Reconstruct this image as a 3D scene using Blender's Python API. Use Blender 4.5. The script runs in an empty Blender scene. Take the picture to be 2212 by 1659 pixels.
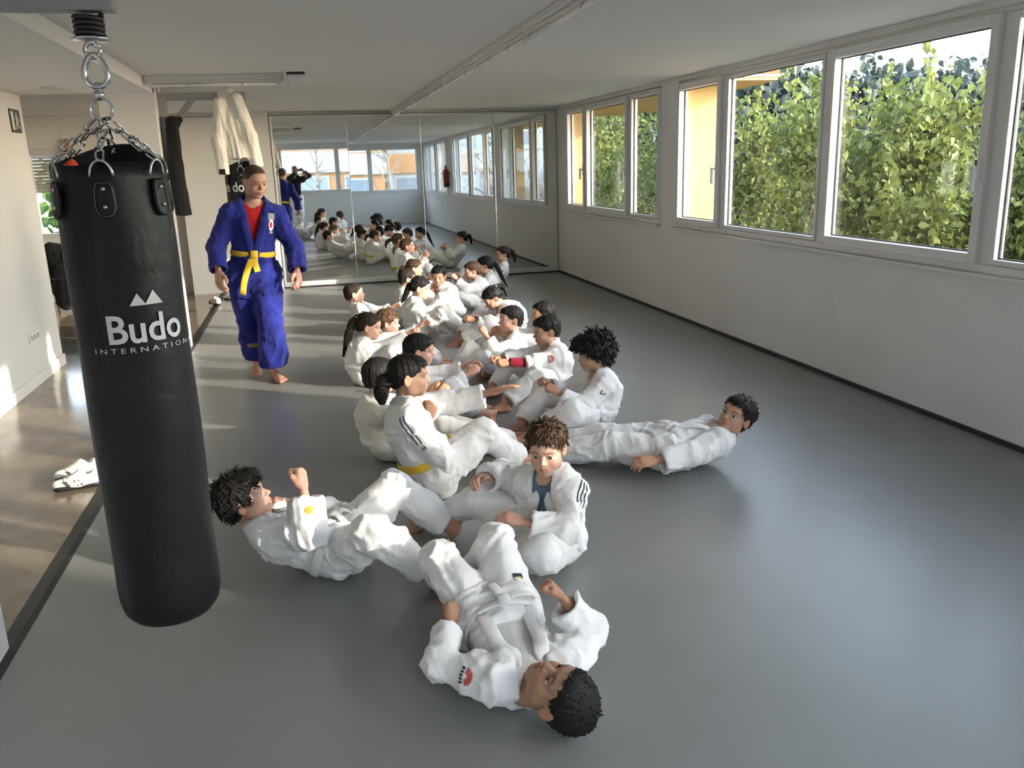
import bpy, math, random
import numpy as np
from mathutils import Vector, Matrix
from mathutils.bvhtree import BVHTree
SC = bpy.context.scene
COL = SC.collection
# ---------------------------------------------------------------- camera
def _cam(yaw=.2325, pitch=.2555, roll=-.03097, f=1823.1, h=1.68):
    fw = Vector((math.sin(yaw)*math.cos(pitch), math.cos(yaw)*math.cos(pitch), -math.sin(pitch)))
    r = Vector((math.cos(yaw), -math.sin(yaw), 0)); u = r.cross(fw)
    r2 = r*math.cos(roll)+u*math.sin(roll); u2 = u*math.cos(roll)-r*math.sin(roll)
    c = bpy.data.cameras.new('camera'); c.sensor_width = 36; c.lens = f*36/2212; c.clip_start = .02; c.clip_end = 300
    o = bpy.data.objects.new('camera', c); COL.objects.link(o)
    o.matrix_world = Matrix(((r2.x, u2.x, -fw.x, 0), (r2.y, u2.y, -fw.y, 0), (r2.z, u2.z, -fw.z, h), (0, 0, 0, 1)))
    SC.camera = o
_cam()
# ---------------------------------------------------------------- sky, sun, exposure
SUN_EL = math.radians(15.0); SUN_DIR = (.811*math.cos(SUN_EL), -.584*math.cos(SUN_EL), math.sin(SUN_EL))
wd = bpy.data.worlds.new('sky'); SC.world = wd; wd.use_nodes = True; nt = wd.node_tree; bg = nt.nodes['Background']
sk = nt.nodes.new('ShaderNodeTexSky'); sk.sky_type = 'NISHITA'; sk.sun_disc = False; sk.sun_elevation = SUN_EL; sk.sun_rotation = math.atan2(.811, -.584); sk.dust_density = 1.2; sk.ozone_density = 1.5
hs_ = nt.nodes.new('ShaderNodeHueSaturation'); hs_.inputs['Saturation'].default_value = .62; nt.links.new(sk.outputs[0], hs_.inputs['Color']); nt.links.new(hs_.outputs[0], bg.inputs[0]); bg.inputs[1].default_value = 1.2
sl = bpy.data.lights.new('sun', 'SUN'); sl.energy = 4.6; sl.color = (1., .91, .77); sl.angle = math.radians(.6)
so = bpy.data.objects.new('sun', sl); COL.objects.link(so); so.rotation_euler = Vector(SUN_DIR).to_track_quat('Z', 'Y').to_euler()
vs = SC.view_settings; vs.view_transform = 'Standard'; vs.look = 'None'; vs.gamma = 1; vs.use_curve_mapping = False; vs.exposure = .92
# ---------------------------------------------------------------- materials
M = {}
def mat(name, col=(.8, .8, .8), rough=.6, metal=0., spec=.5, bump=None, var=None, attr=None, objcol=False, sheen=0, trans=0, sss=0, coat=0):
    m = bpy.data.materials.new(name); m.use_nodes = True; nt = m.node_tree; b = nt.nodes['Principled BSDF']
    b.inputs['Base Color'].default_value = tuple(col)+(1,); b.inputs['Roughness'].default_value = rough; b.inputs['Metallic'].default_value = metal
    b.inputs['Specular IOR Level'].default_value = spec
    if sheen: b.inputs['Sheen Weight'].default_value = sheen
    if coat: b.inputs['Coat Weight'].default_value = coat; b.inputs['Coat Roughness'].default_value = .15
    if sss:
        b.inputs['Subsurface Weight'].default_value = sss; b.inputs['Subsurface Radius'].default_value = (.012, .005, .003); b.inputs['Subsurface Scale'].default_value = 1.0
    tc = nt.nodes.new('ShaderNodeTexCoord'); src = None
    def noise(scale, detail=3, rough_=.55, stretch=None, vec=None):
        n = nt.nodes.new('ShaderNodeTexNoise'); n.inputs['Scale'].default_value = scale; n.inputs['Detail'].default_value = detail; n.inputs['Roughness'].default_value = rough_
        if stretch:
            mp = nt.nodes.new('ShaderNodeMapping'); mp.inputs['Scale'].default_value = stretch; nt.links.new(tc.outputs['Object'], mp.inputs['Vector']); nt.links.new(mp.outputs['Vector'], n.inputs['Vector'])
        else: nt.links.new(tc.outputs['Object'], n.inputs['Vector'])
        return n
    if var:   # (scale, other colour, contrast lo, hi [, stretch])
        n = noise(var[0], 5, .6, var[4] if len(var) > 4 else None); r = nt.nodes.new('ShaderNodeMapRange'); r.inputs['From Min'].default_value = var[2]; r.inputs['From Max'].default_value = var[3]
        nt.links.new(n.outputs['Fac'], r.inputs['Value'])
        mx = nt.nodes.new('ShaderNodeMix'); mx.data_type = 'RGBA'; mx.inputs[6].default_value = tuple(col)+(1,); mx.inputs[7].default_value = tuple(var[1])+(1,)
        nt.links.new(r.outputs['Result'], mx.inputs[0]); src = mx.outputs[2]
    if objcol: src = nt.nodes.new('ShaderNodeObjectInfo').outputs['Color']
    if attr:
        a = nt.nodes.new('ShaderNodeVertexColor'); a.layer_name = 'Col'
        if src is None: src = a.outputs['Color']
        else:
            mx = nt.nodes.new('ShaderNodeMix'); mx.data_type = 'RGBA'; mx.blend_type = 'MULTIPLY'; mx.inputs[0].default_value = 1
            nt.links.new(src, mx.inputs[6]); nt.links.new(a.outputs['Color'], mx.inputs[7]); src = mx.outputs[2]
    if src is not None: nt.links.new(src, b.inputs['Base Color'])
    if bump:
        h = None
        for (sc, st, *rest) in bump:
            n = noise(sc, 4, .6, rest[0] if rest else None); bp = nt.nodes.new('ShaderNodeBump'); bp.inputs['Strength'].default_value = st; bp.inputs['Distance'].default_value = rest[1] if len(rest) > 1 else .01
            nt.links.new(n.outputs['Fac'], bp.inputs['Height'])
            if h is not None: nt.links.new(h, bp.inputs['Normal'])
            h = bp.outputs['Normal']
        nt.links.new(h, b.inputs['Normal'])
    M[name] = m
    return m

def cloth(name, col, weave=900, var=.92):
    mat(name, col, .92, spec=.2, sheen=.15, bump=[(30, .35, None, .012), (weave, .35, None, .0012)], var=(9, tuple(c*var for c in col), .3, .75))
cloth('gi', (.86, .85, .835)); cloth('gi_cream', (.80, .775, .70)); cloth('gi_blue', (.020, .028, .235), var=.6); cloth('navy', (.016, .02, .075)); cloth('black_cloth', (.012, .012, .014))
cloth('belt_yellow', (.78, .52, .05)); cloth('belt_white', (.82, .81, .78)); cloth('belt_brown', (.07, .05, .04))
cloth('tee_red', (.42, .015, .02)); cloth('tee_blue', (.13, .19, .27)); cloth('tee_white', (.80, .78, .77)); cloth('tee_black', (.02, .02, .022)); cloth('shirt_dark', (.014, .015, .02)); cloth('tee_burgundy', (.26, .012, .03))
mat('skin', (.6, .36, .25), .5, spec=.4, objcol=True, attr=True, sss=.12, bump=[(220, .12, None, .002)])
mat('eye', (.8, .8, .8), .15, attr=True)
for n, c in (('black', (.012, .010, .009)), ('dark', (.022, .014, .010)), ('brown', (.055, .030, .017)), ('light', (.12, .066, .035)), ('buzz', (.060, .038, .028))):
    mat('hair_'+n, c, .62, spec=.28, var=(60, tuple(q*1.8 for q in c), .45, .85, (1, 1, .25)), bump=[(160, .5, (1, 1, .2), .004)])
mat('tie_red', (.55, .03, .04), .4); mat('tie_pink', (.75, .35, .42), .5); mat('tie_white', (.8, .8, .8), .5); mat('tie_black', (.02, .02, .02), .5)
mat('mark_dark', (.022, .024, .04), .8); mat('mark_navy', (.02, .024, .10), .8); mat('mark_red', (.62, .05, .05), .8); mat('mark_orange', (.9, .33, .02), .8); mat('mark_grey', (.35, .36, .38), .8); mat('mark_white', (.8, .8, .8), .8); mat('mark_gold', (.5, .38, .08), .8)
# ---------------------------------------------------------------- implicit modelling (smooth unions of tapered limbs, meshed by surface nets)
def A3(*a): return np.array(a, float)
def nrm(v): return np.asarray(v, float)/(np.linalg.norm(v)+1e-12)

_rs = np.random.RandomState(5)
_G = _rs.rand(32, 32, 32)*2-1
def vnoise(p):
    p = np.asarray(p, float); i = np.floor(p).astype(int); f = p-i; f = f*f*(3-2*f); i &= 31; j = (i+1) & 31
    x, y, z = f[:, 0], f[:, 1], f[:, 2]
    a = _G[i[:,0],i[:,1],i[:,2]]*(1-x)+_G[j[:,0],i[:,1],i[:,2]]*x
    b = _G[i[:,0],j[:,1],i[:,2]]*(1-x)+_G[j[:,0],j[:,1],i[:,2]]*x
    c = _G[i[:,0],i[:,1],j[:,2]]*(1-x)+_G[j[:,0],i[:,1],j[:,2]]*x
    d = _G[i[:,0],j[:,1],j[:,2]]*(1-x)+_G[j[:,0],j[:,1],j[:,2]]*x
    return (a*(1-y)+b*y)*(1-z)+(c*(1-y)+d*y)*z

def cone_d(x, y, z, a, ra, b, rb, flat=None, fk=1.0):
    qx, qy, qz = x-a[0], y-a[1], z-a[2]
    bx, by, bz = b[0]-a[0], b[1]-a[1], b[2]-a[2]
    if flat is not None:
        m = (qx*flat[0]+qy*flat[1]+qz*flat[2])*(fk-1); qx, qy, qz = qx+m*flat[0], qy+m*flat[1], qz+m*flat[2]
        m = (bx*flat[0]+by*flat[1]+bz*flat[2])*(fk-1); bx, by, bz = bx+m*flat[0], by+m*flat[1], bz+m*flat[2]
    bb = bx*bx+by*by+bz*bz+1e-9
    t = np.clip((qx*bx+qy*by+qz*bz)/bb, 0, 1)
    return np.sqrt((qx-t*bx)**2+(qy-t*by)**2+(qz-t*bz)**2)-(ra+t*(rb-ra))

class Cone:
    def __init__(s, a, ra, b, rb, k=.03, flat=None, fk=1., cut=None, hollow=0, sub=False, depth=.05):
        s.a, s.b, s.ra, s.rb, s.k, s.flat, s.fk, s.cut, s.hollow, s.sub, s.depth = np.array(a, float), np.array(b, float), ra, rb, k, flat, fk, cut, hollow, sub, depth
        m = max(ra, rb)+k
        s.lo = np.minimum(s.a-m, s.b-m); s.hi = np.maximum(s.a+m, s.b+m)
    def __call__(s, x, y, z):
        if not s.cut: return cone_d(x, y, z, s.a, s.ra, s.b, s.rb, s.flat, s.fk)
        ax = nrm(s.b-s.a); e = s.b+ax*.06
        d = cone_d(x, y, z, s.a, s.ra, e, s.rb+(s.rb-s.ra)*.06/max(.05, np.linalg.norm(s.b-s.a)), s.flat, s.fk)
        pl = (x-s.b[0])*ax[0]+(y-s.b[1])*ax[1]+(z-s.b[2])*ax[2]
        if s.cut is not True:
            c = np.asarray(s.cut); pl = (x-s.b[0])*c[0]+(y-s.b[1])*c[1]+(z-s.b[2])*c[2]
        d = np.maximum(d, pl)
        if s.hollow:
            i = s.b-ax*s.depth
            d = np.maximum(d, -cone_d(x, y, z, i, s.rb*.55, e, s.rb-s.hollow+.004, s.flat, s.fk))
        return d

class Ell:
    def __init__(s, c, r, k=.02, rot=None, sub=False):
        s.c, s.r, s.k, s.rot, s.sub = np.array(c, float), np.array(r, float), k, rot, sub
        m = max(r)+k if rot is not None else s.r+k
        s.lo = s.c-m; s.hi = s.c+m
    def __call__(s, x, y, z):
        x, y, z = x-s.c[0], y-s.c[1], z-s.c[2]
        if s.rot is not None:
            R = s.rot; x, y, z = R[0][0]*x+R[0][1]*y+R[0][2]*z, R[1][0]*x+R[1][1]*y+R[1][2]*z, R[2][0]*x+R[2][1]*y+R[2][2]*z
        r = s.r; k0 = np.sqrt((x/r[0])**2+(y/r[1])**2+(z/r[2])**2); k1 = np.sqrt((x/r[0]**2)**2+(y/r[1]**2)**2+(z/r[2]**2)**2)+1e-9
        return k0*(k0-1)/k1

class Fn:
    def __init__(s, f, lo, hi, k=.01, sub=False): s.f, s.lo, s.hi, s.k, s.sub = f, np.array(lo, float), np.array(hi, float), k, sub
    def __call__(s, x, y, z): return s.f(x, y, z)

def combine(D, d, k, sub):
    if sub: D = -D
    h = np.clip(.5+.5*(d-D)/k, 0, 1)
    r = d*(1-h)+D*h-k*h*(1-h)
    return -r if sub else r

def field(prims, x, y, z):
    D = np.full(np.broadcast(x, y, z).shape, 1.0)
    for p in prims: D = combine(D, p(x, y, z), p.k, p.sub)
    return D

def mesh_sdf(prims, h):
    adds = [p for p in prims if not p.sub]
    lo = np.min([p.lo for p in adds], 0)-3*h; hi = np.max([p.hi for p in adds], 0)+3*h
    n = np.ceil((hi-lo)/h).astype(int)+1
    D = np.full(n, 1.0, np.float32)
    ax = [(lo[i]+h*np.arange(n[i])).astype(np.float32) for i in range(3)]
    for p in prims:
        i0 = np.maximum(0, np.floor((p.lo-2*h-lo)/h).astype(int)); i1 = np.minimum(n, np.ceil((p.hi+2*h-lo)/h).astype(int)+1)
        if (i1 <= i0).any(): continue
        sl = tuple(slice(a, b) for a, b in zip(i0, i1))
        d = p(ax[0][sl[0]][:, None, None], ax[1][sl[1]][None, :, None], ax[2][sl[2]][None, None, :])
        D[sl] = combine(D[sl], d, p.k, p.sub)
    return surface_nets(D, lo, h)

def surface_nets(D, o, h):
    s = D < 0
    c = np.zeros(np.array(D.shape)-1, np.int8)
    for i in (0, 1):
        for j in (0, 1):
            for k in (0, 1): c += s[i:D.shape[0]-1+i, j:D.shape[1]-1+j, k:D.shape[2]-1+k]
    act = (c > 0) & (c < 8); ijk = np.argwhere(act); n = len(ijk)
    idx = np.full(act.shape, -1, np.int32); idx[act] = np.arange(n)
    pos = np.zeros((n, 3)); cnt = np.zeros(n)
    C = [(i, j, k) for i in (0, 1) for j in (0, 1) for k in (0, 1)]
    val = {q: D[ijk[:,0]+q[0], ijk[:,1]+q[1], ijk[:,2]+q[2]] for q in C}
    for a in C:
        for ax in range(3):
            if a[ax]: continue
            b = list(a); b[ax] = 1; b = tuple(b)
            m = (val[a] < 0) != (val[b] < 0); da, db = val[a][m], val[b][m]
            q = np.tile(np.array(a, float), (m.sum(), 1)); q[:, ax] += da/(da-db)
            pos[m] += q; cnt[m] += 1
    V = o+h*(ijk+pos/cnt[:, None])
    F = []
    for ax in range(3):
        u, w = (ax+1) % 3, (ax+2) % 3
        sl0 = [slice(None)]*3; sl1 = [slice(None)]*3; sl0[ax] = slice(0, -1); sl1[ax] = slice(1, None)
        s0, s1 = s[tuple(sl0)], s[tuple(sl1)]
        for flip, m in ((0, s0 & ~s1), (1, ~s0 & s1)):
            e = np.argwhere(m)
            e = e[(e[:, u] > 0) & (e[:, w] > 0) & (e[:, u] < act.shape[u]) & (e[:, w] < act.shape[w])]
            q = []
            for du, dw in ((-1, -1), (0, -1), (0, 0), (-1, 0)):
                t = e.copy(); t[:, u] += du; t[:, w] += dw; q.append(idx[t[:,0], t[:,1], t[:,2]])
            q = np.stack(q, 1)
            F.append(q[:, ::-1] if flip else q)
    return V, np.concatenate(F)

def vnormals(V, F):
    n = np.cross(V[F[:,2]]-V[F[:,0]], V[F[:,3]]-V[F[:,1]]); N = np.zeros_like(V)
    for i in range(4): np.add.at(N, F[:, i], n)
    return N/(np.linalg.norm(N, axis=1, keepdims=True)+1e-12)

def relax(V, F, it=1, lam=.5):
    e = np.concatenate([F[:, [0,1]], F[:, [1,2]], F[:, [2,3]], F[:, [3,0]]])
    for _ in range(it):
        S = np.zeros_like(V); c = np.zeros(len(V))
        np.add.at(S, e[:,0], V[e[:,1]]); np.add.at(c, e[:,0], 1); np.add.at(S, e[:,1], V[e[:,0]]); np.add.at(c, e[:,1], 1)
        V = V+lam*(S/np.maximum(c, 1)[:, None]-V)
    return V

def make_mesh(name, V, F, mats, matid=None, smooth=True, col=None):
    """V (n,3); F: array (m,4) or (m,3) or list of arrays of both"""
    Fs = F if isinstance(F, list) else [F]
    Fs = [np.asarray(f, np.int32) for f in Fs if len(f)]
    me = bpy.data.meshes.new(name)
    me.vertices.add(len(V)); me.vertices.foreach_set('co', np.asarray(V, np.float32).ravel())
    nl = sum(f.size for f in Fs); npoly = sum(len(f) for f in Fs)
    me.loops.add(nl); me.polygons.add(npoly)
    me.loops.foreach_set('vertex_index', np.concatenate([f.ravel() for f in Fs]))
    tot = np.concatenate([np.full(len(f), f.shape[1], np.int32) for f in Fs])
    me.polygons.foreach_set('loop_start', np.concatenate([[0], np.cumsum(tot)[:-1]]).astype(np.int32))
    for m in mats: me.materials.append(m)
    if matid is not None: me.polygons.foreach_set('material_index', np.asarray(matid, np.int32))
    me.update(calc_edges=True)
    me.polygons.foreach_set('use_smooth', np.full(npoly, bool(smooth)))
    if col is not None:
        at = me.color_attributes.new('Col', 'FLOAT_COLOR', 'POINT')
        at.data.foreach_set('color', np.concatenate([col, np.ones((len(V), 1))], 1).astype(np.float32).ravel())
    me.validate()
    return me

def sphere_vf(c, r, n=10, m=7):
    V = [(0, 0, 1)]
    for j in range(1, m):
        for i in range(n):
            t = math.pi*j/m; a = 2*math.pi*i/n; V.append((math.sin(t)*math.cos(a), math.sin(t)*math.sin(a), math.cos(t)))
    V.append((0, 0, -1)); F = []
    for i in range(n):
        k = (i+1) % n; F.append((0, 0, 1+i, 1+k)); F.append((len(V)-1, len(V)-1, 1+(m-2)*n+k, 1+(m-2)*n+i))
        for j in range(m-2): F.append((1+j*n+i, 1+(j+1)*n+i, 1+(j+1)*n+k, 1+j*n+k))
    return np.array(V)*r+np.array(c), F

def tube_vf(pts, rad, n=8, cap=True, flat=None, fk=1.):
    """swept tube along pts (k,3) with radii"""
    pts = np.asarray(pts, float); k = len(pts); rad = np.broadcast_to(rad, (k,))
    T = np.gradient(pts, axis=0); T /= np.linalg.norm(T, axis=1, keepdims=True)+1e-12
    up = A3(0, 0, 1) if abs(T[0][2]) < .9 else A3(1, 0, 0)
    V = []; S = nrm(np.cross(T[0], up))
    for i in range(k):
        S = nrm(S-T[i]*np.dot(S, T[i])); B = np.cross(T[i], S)
        for j in range(n):
            a = 2*math.pi*j/n; V.append(pts[i]+rad[i]*(math.cos(a)*S+math.sin(a)*B))
    F = []
    for i in range(k-1):
        for j in range(n):
            q = (j+1) % n; F.append((i*n+j, i*n+q, (i+1)*n+q, (i+1)*n+j))
    V = np.array(V)
    if cap:
        for i, sgn in ((0, -1), (k-1, 1)):
            V = np.vstack([V, pts[i]+T[i]*sgn*rad[i]*.5]); ci = len(V)-1
            for j in range(n):
                q = (j+1) % n; f = (i*n+j, i*n+q, ci, ci); F.append(f if sgn > 0 else f[::-1])
    return V, F

def tri_fix(F):
    """split list of 4-index faces with repeats into quads and triangles"""
    q, t = [], []
    for f in F:
        u = []
        for i in f:
            if i not in u: u.append(i)
        (q if len(u) == 4 else t).append(u)
    return [np.array(q, np.int32).reshape(-1, 4), np.array(t, np.int32).reshape(-1, 3)]

class Parts:
    """collects pieces of one mesh"""
    def __init__(s): s.V = []; s.Q = []; s.T = []; s.mq = []; s.mt = []; s.C = []; s.n = 0
    def add(s, V, F, mat=0, col=(1, 1, 1)):
        V = np.asarray(V, float); Fs = F if isinstance(F, list) and len(F) and isinstance(F[0], np.ndarray) else (tri_fix(F) if isinstance(F, list) else [F])
        for f in Fs:
            if not len(f): continue
            if f.shape[1] == 4: s.Q.append(f+s.n); s.mq += [mat]*len(f)
            else: s.T.append(f+s.n); s.mt += [mat]*len(f)
        s.V.append(V); c = np.asarray(col, float); s.C.append(np.broadcast_to(c, (len(V), 3))); s.n += len(V)
    def mesh(s, name, mats, origin=(0, 0, 0), smooth=True, usecol=True):
        V = np.concatenate(s.V)-np.asarray(origin); Fs = []
        if s.Q: Fs.append(np.concatenate(s.Q))
        if s.T: Fs.append(np.concatenate(s.T))
        return make_mesh(name, V, Fs, mats, s.mq+s.mt if len(mats) > 1 else None, smooth, np.concatenate(s.C) if usecol else None)

# ---------------------------------------------------------------- canonical head, hands, feet (x right, y forward, z up; metres, child size)
def build_head(adult=False, h=.004):
    P = []
    P.append(Ell((0, -.014, .030), (.072, .090, .076), .03))
    jw = .060 if adult else .055
    P.append(Ell((0, .028, -.030), (jw, .056, .074), .03))
    P.append(Ell((0, .058, -.083 if not adult else -.092), (.026, .022, .020), .03))
    for s in (-1, 1):
        P.append(Ell((s*.033, .053, -.036), (.025, .026, .026), .02))
        P.append(Ell((s*.050, .010, -.062), (.014, .024, .022), .03))
        P.append(Cone((s*.014, .081, .016), .008, (s*.042, .070, .014), .008, .014))
    P.append(Ell((0, .060, .045), (.050, .028, .034), .03))
    for s in (-1, 1): P.append(Ell((s*.0305, .089, -.004), (.017, .012, .010), .010, sub=True))
    for s in (-1, 1):
        P.append(Cone((s*.018, .0800, .0010), .0034, (s*.0305, .0835, .0042), .0038, .003)); P.append(Cone((s*.0305, .0835, .0042), .0038, (s*.044, .0755, .0006), .0032, .003))
        P.append(Cone((s*.020, .0800, -.0100), .0030, (s*.042, .0755, -.0100), .0030, .003))
    P.append(Cone((0, .080, .004), .0065, (0, .101, -.027), .0095, .010))
    for s in (-1, 1): P.append(Ell((s*.0105, .090, -.032), (.0075, .010, .0065), .006))
    P.append(Ell((0, .078, -.058), (.024, .014, .018), .012))
    P.append(Cone((-.017, .084, -.0545), .0040, (0, .0915, -.0530), .0050, .004)); P.append(Cone((.017, .084, -.0545), .0040, (0, .0915, -.0530), .0050, .004))
    P.append(Cone((-.014, .084, -.0625), .0045, (.014, .084, -.0625), .0045, .005)); P.append(Ell((0, .087, -.0635), (.012, .006, .005), .005))
    P.append(Cone((-.020, .090, -.0583), .0016, (.020, .090, -.0583), .0016, .003, sub=True))
    for s in (-1, 1):
        c, sn = math.cos(.35*s), math.sin(.35*s); R = [[c, sn, 0], [-sn, c, 0], [0, 0, 1]]
        P.append(Ell((s*.073, -.012, -.010), (.007, .019, .030), .006, rot=R))
        P.append(Ell((s*.080, -.008, -.006), (.006, .011, .017), .005, rot=R, sub=True))
    nr = .054 if adult else .042
    P.append(Cone((0, -.022, -.050), nr*.98, (0, -.035, -.150), nr, .03))
    V, F = mesh_sdf(P, h); V = relax(V, F, 1, .35)
    col = np.ones((len(V), 3))
    x, y, z = np.abs(V[:,0]), V[:,1], V[:,2]
    lip = np.exp(-(((x)/.020)**4+((z+.0585)/.0085)**4))*(y > .078)
    col = col*(1-lip[:,None])+lip[:,None]*A3(.86, .52, .50)
    bz = .019-((x-.030)/.03)**2*.006
    br = np.exp(-(((x-.031)/.018)**4+((z-bz)/.0042)**4))*(y > .055)*.85
    col = col*(1-br[:,None])+br[:,None]*A3(.16, .12, .10)
    ck = np.exp(-(((x-.040)/.02)**2+((z+.035)/.02)**2))*(y > .03)*.5
    col = col*(1-ck[:,None])+ck[:,None]*A3(1.06, .82, .78)
    er = (x > .068)*(y < .02)*(y > -.04)*(np.abs(z) < .045)*.35
    col = col*(1-er[:,None])+er[:,None]*A3(1.05, .70, .62)
    ln = np.exp(-(((x-.0305)/.0155)**4+((z-.0045)/.0022)**2))*(y > .06)*.75
    col = col*(1-ln[:,None])+ln[:,None]*A3(.15, .10, .09)
    nos = np.exp(-(((x-.007)/.003)**2+((z+.0375)/.0025)**2))*(y > .08)*.6
    col = col*(1-nos[:,None])
    H = Parts(); H.add(V, F, 0, col)
    for s in (-1, 1):
        ev, ef = sphere_vf((s*.0305, .0700, -.004), .0128, 16, 14)
        # poles along z; colour by direction from the eye centre
        d = (ev-A3(s*.0305, .0700, -.004))/.0128; ec = np.where((d[:, 1] > .80)[:, None], A3(.035, .02, .014), A3(.62, .58, .56))
        H.add(ev, ef, 1, ec)
    return H

def rotx(a): c, s = math.cos(a), math.sin(a); return np.array([[1,0,0],[0,c,-s],[0,s,c]])
def rotz(a): c, s = math.cos(a), math.sin(a); return np.array([[c,-s,0],[s,c,0],[0,0,1]])

def build_hand(pose, h=.0036):
    """right hand, origin at the wrist, +y to the fingertips, +z back of the hand, thumb at -x"""
    cur = {'fist': (82, 98, 62), 'relax': (28, 38, 22), 'open': (6, 12, 8), 'grip': (48, 62, 40)}[pose]
    P = [Cone((0, -.115, 0), .0275, (0, -.01, 0), .0205, .02, flat=A3(0, 0, 1), fk=1.22)]
    P.append(Cone((-.016, .012, 0), .0165, (-.021, .066, .002), .0125, .014)); P.append(Cone((.0, .010, 0), .0165, (0, .070, .003), .0125, .012))
    P.append(Cone((.014, .012, 0), .015, (.021, .062, .0), .0115, .014))
    P.append(Ell((0, .040, -.004), (.033, .036, .0125), .012))
    P.append(Ell((-.022, .022, -.010), (.014, .024, .011), .012))
    for i, (bx, by, L) in enumerate(((-.0235, .068, .94), (-.008, .072, 1.04), (.0075, .070, .97), (.0215, .062, .78))):
        sp = {'fist': .0, 'relax': .05, 'open': .13, 'grip': .02}[pose]*(i-1.4)
        p = A3(bx, by, .002); ang = 0; k = 1+.06*(i-1.5 if pose != 'open' else 0)
        segs = (.034*L, .021*L, .017*L); rr = (.0094, .0084, .0078, .0062)
        for j in range(3):
            ang -= math.radians(cur[j]*k)
            d = rotz(-sp) @ rotx(ang) @ A3(0, 1, 0); q = p+d*segs[j]
            P.append(Cone(p, rr[j], q, rr[j+1], .0045)); p = q
    if pose == 'fist': th = [(-.026, .018, -.010), (-.038, .046, -.020), (-.024, .068, -.036), (-.004, .066, -.044)]
    elif pose == 'grip': th = [(-.026, .018, -.008), (-.046, .044, -.018), (-.046, .072, -.028), (-.034, .090, -.034)]
    elif pose == 'relax': th = [(-.024, .016, -.006), (-.046, .042, -.014), (-.056, .070, -.018), (-.056, .092, -.020)]
    else: th = [(-.024, .016, -.004), (-.052, .040, -.008), (-.070, .066, -.008), (-.080, .088, -.008)]
    rr = (.0135, .0108, .0094, .0070)
    for j in range(3): P.append(Cone(th[j], rr[j], th[j+1], rr[j+1], .006))
    V, F = mesh_sdf(P, h)
    return relax(V, F, 1, .35), F

def build_foot(h=.0046):
    """right foot, origin at the ankle joint, +y to the toes, +z up the shin, big toe at -x; sole at z=-.062"""
    P = [Cone((0, -.004, .045), .0300, (0, -.002, .010), .029, .02), Ell((0, -.020, -.032), (.026, .032, .028), .02), Cone((0, .010, -.012), .026, (-.004, .085, -.036), .022, .025),
         Cone((.006, -.01, -.040), .022, (.014, .085, -.046), .017, .02), Cone((-.006, .06, -.038), .022, (-.012, .105, -.045), .0175, .015), Ell((0, .085, -.044), (.036, .028, .017), .015)]
    for s in (-1, 1): P.append(Ell((s*.027, -.002, -.002), (.009, .012, .012), .012))
    for i, (x, y, l, r) in enumerate(((-.024, .112, .030, .0125), (-.007, .112, .026, .0095), (.007, .107, .024, .009), (.020, .100, .021, .0085), (.031, .091, .018, .008))):
        P.append(Cone((x, y-.012, -.044), r, (x*1.02, y+l*.55, -.046), r*.95, .006)); P.append(Ell((x*1.03, y+l*.75, -.0475), (r*1.02, r*1.1, r*.95), .006))
    V, F = mesh_sdf(P, h)
    return relax(V, F, 1, .35), F

# ---------------------------------------------------------------- hair in head space
def hair_prims(style):
    th = {'buzz': .0022, 'crop': .007, 'short': .011, 'thick': .018, 'curly': .034, 'tied': .009}[style]
    if style == 'curly': ys, zs = [-.14, -.06, -.015, .02, .05, .08, .12], [-.085, -.075, -.030, -.012, .010, .036, .040]
    elif style == 'buzz': ys, zs = [-.14, -.07, -.03, -.008, .012, .035, .052, .07, .1], [-.058, -.056, -.034, .018, .012, .026, .056, .070, .074]
    elif style == 'tied': ys, zs = [-.14, -.07, -.03, -.010, .012, .035, .055, .075, .1], [-.050, -.050, -.030, .016, .010, .018, .040, .058, .062]
    elif style == 'thick': ys, zs = [-.14, -.07, -.03, -.008, .012, .035, .055, .075, .1], [-.066, -.064, -.040, .012, -.004, .004, .026, .040, .044]
    else: ys, zs = [-.14, -.07, -.03, -.008, .012, .035, .055, .075, .1], [-.062, -.060, -.036, .014, .002, .014, .036, .052, .056]
    t0 = .0012
    cran = Ell((0, -.014, .0305), (.072+t0, .090+t0, .076+t0), .01); face = Ell((0, .028, -.022), (.0555+t0, .050, .072), .03); brow = Ell((0, .0605, .0455), (.050, .028+t0, .034), .03); back = Cone((0, -.05, -.03), .048, (0, -.045, -.06), .044, .03)
    top = {'short': .35, 'thick': .25, 'crop': .25, 'curly': .1}.get(style, 0.)
    def f(x, y, z):
        D = cran(x, y, z); D = combine(D, brow(x, y, z), .03, False); D = combine(D, back(x, y, z), .03, False)
        if style in ('short', 'thick', 'crop', 'curly'): D = combine(D, face(x, y, z), .02, False)
        zl = np.interp(y, ys, zs).astype(np.float32)
        wob = (.004 if style in ('thick', 'curly') else .0012)*np.sin(x*260+y*90) if style != 'buzz' else 0
        fade = np.clip((z-zl)/(.045 if style != 'curly' else .02), .10, 1)
        return np.maximum(D-th*fade*(1+top*np.clip(z*10, -.5, 1)), (zl+wob-z)*.8)
    return [Fn(f, (-.13, -.16, -.13), (.13, .16, .17))]

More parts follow.
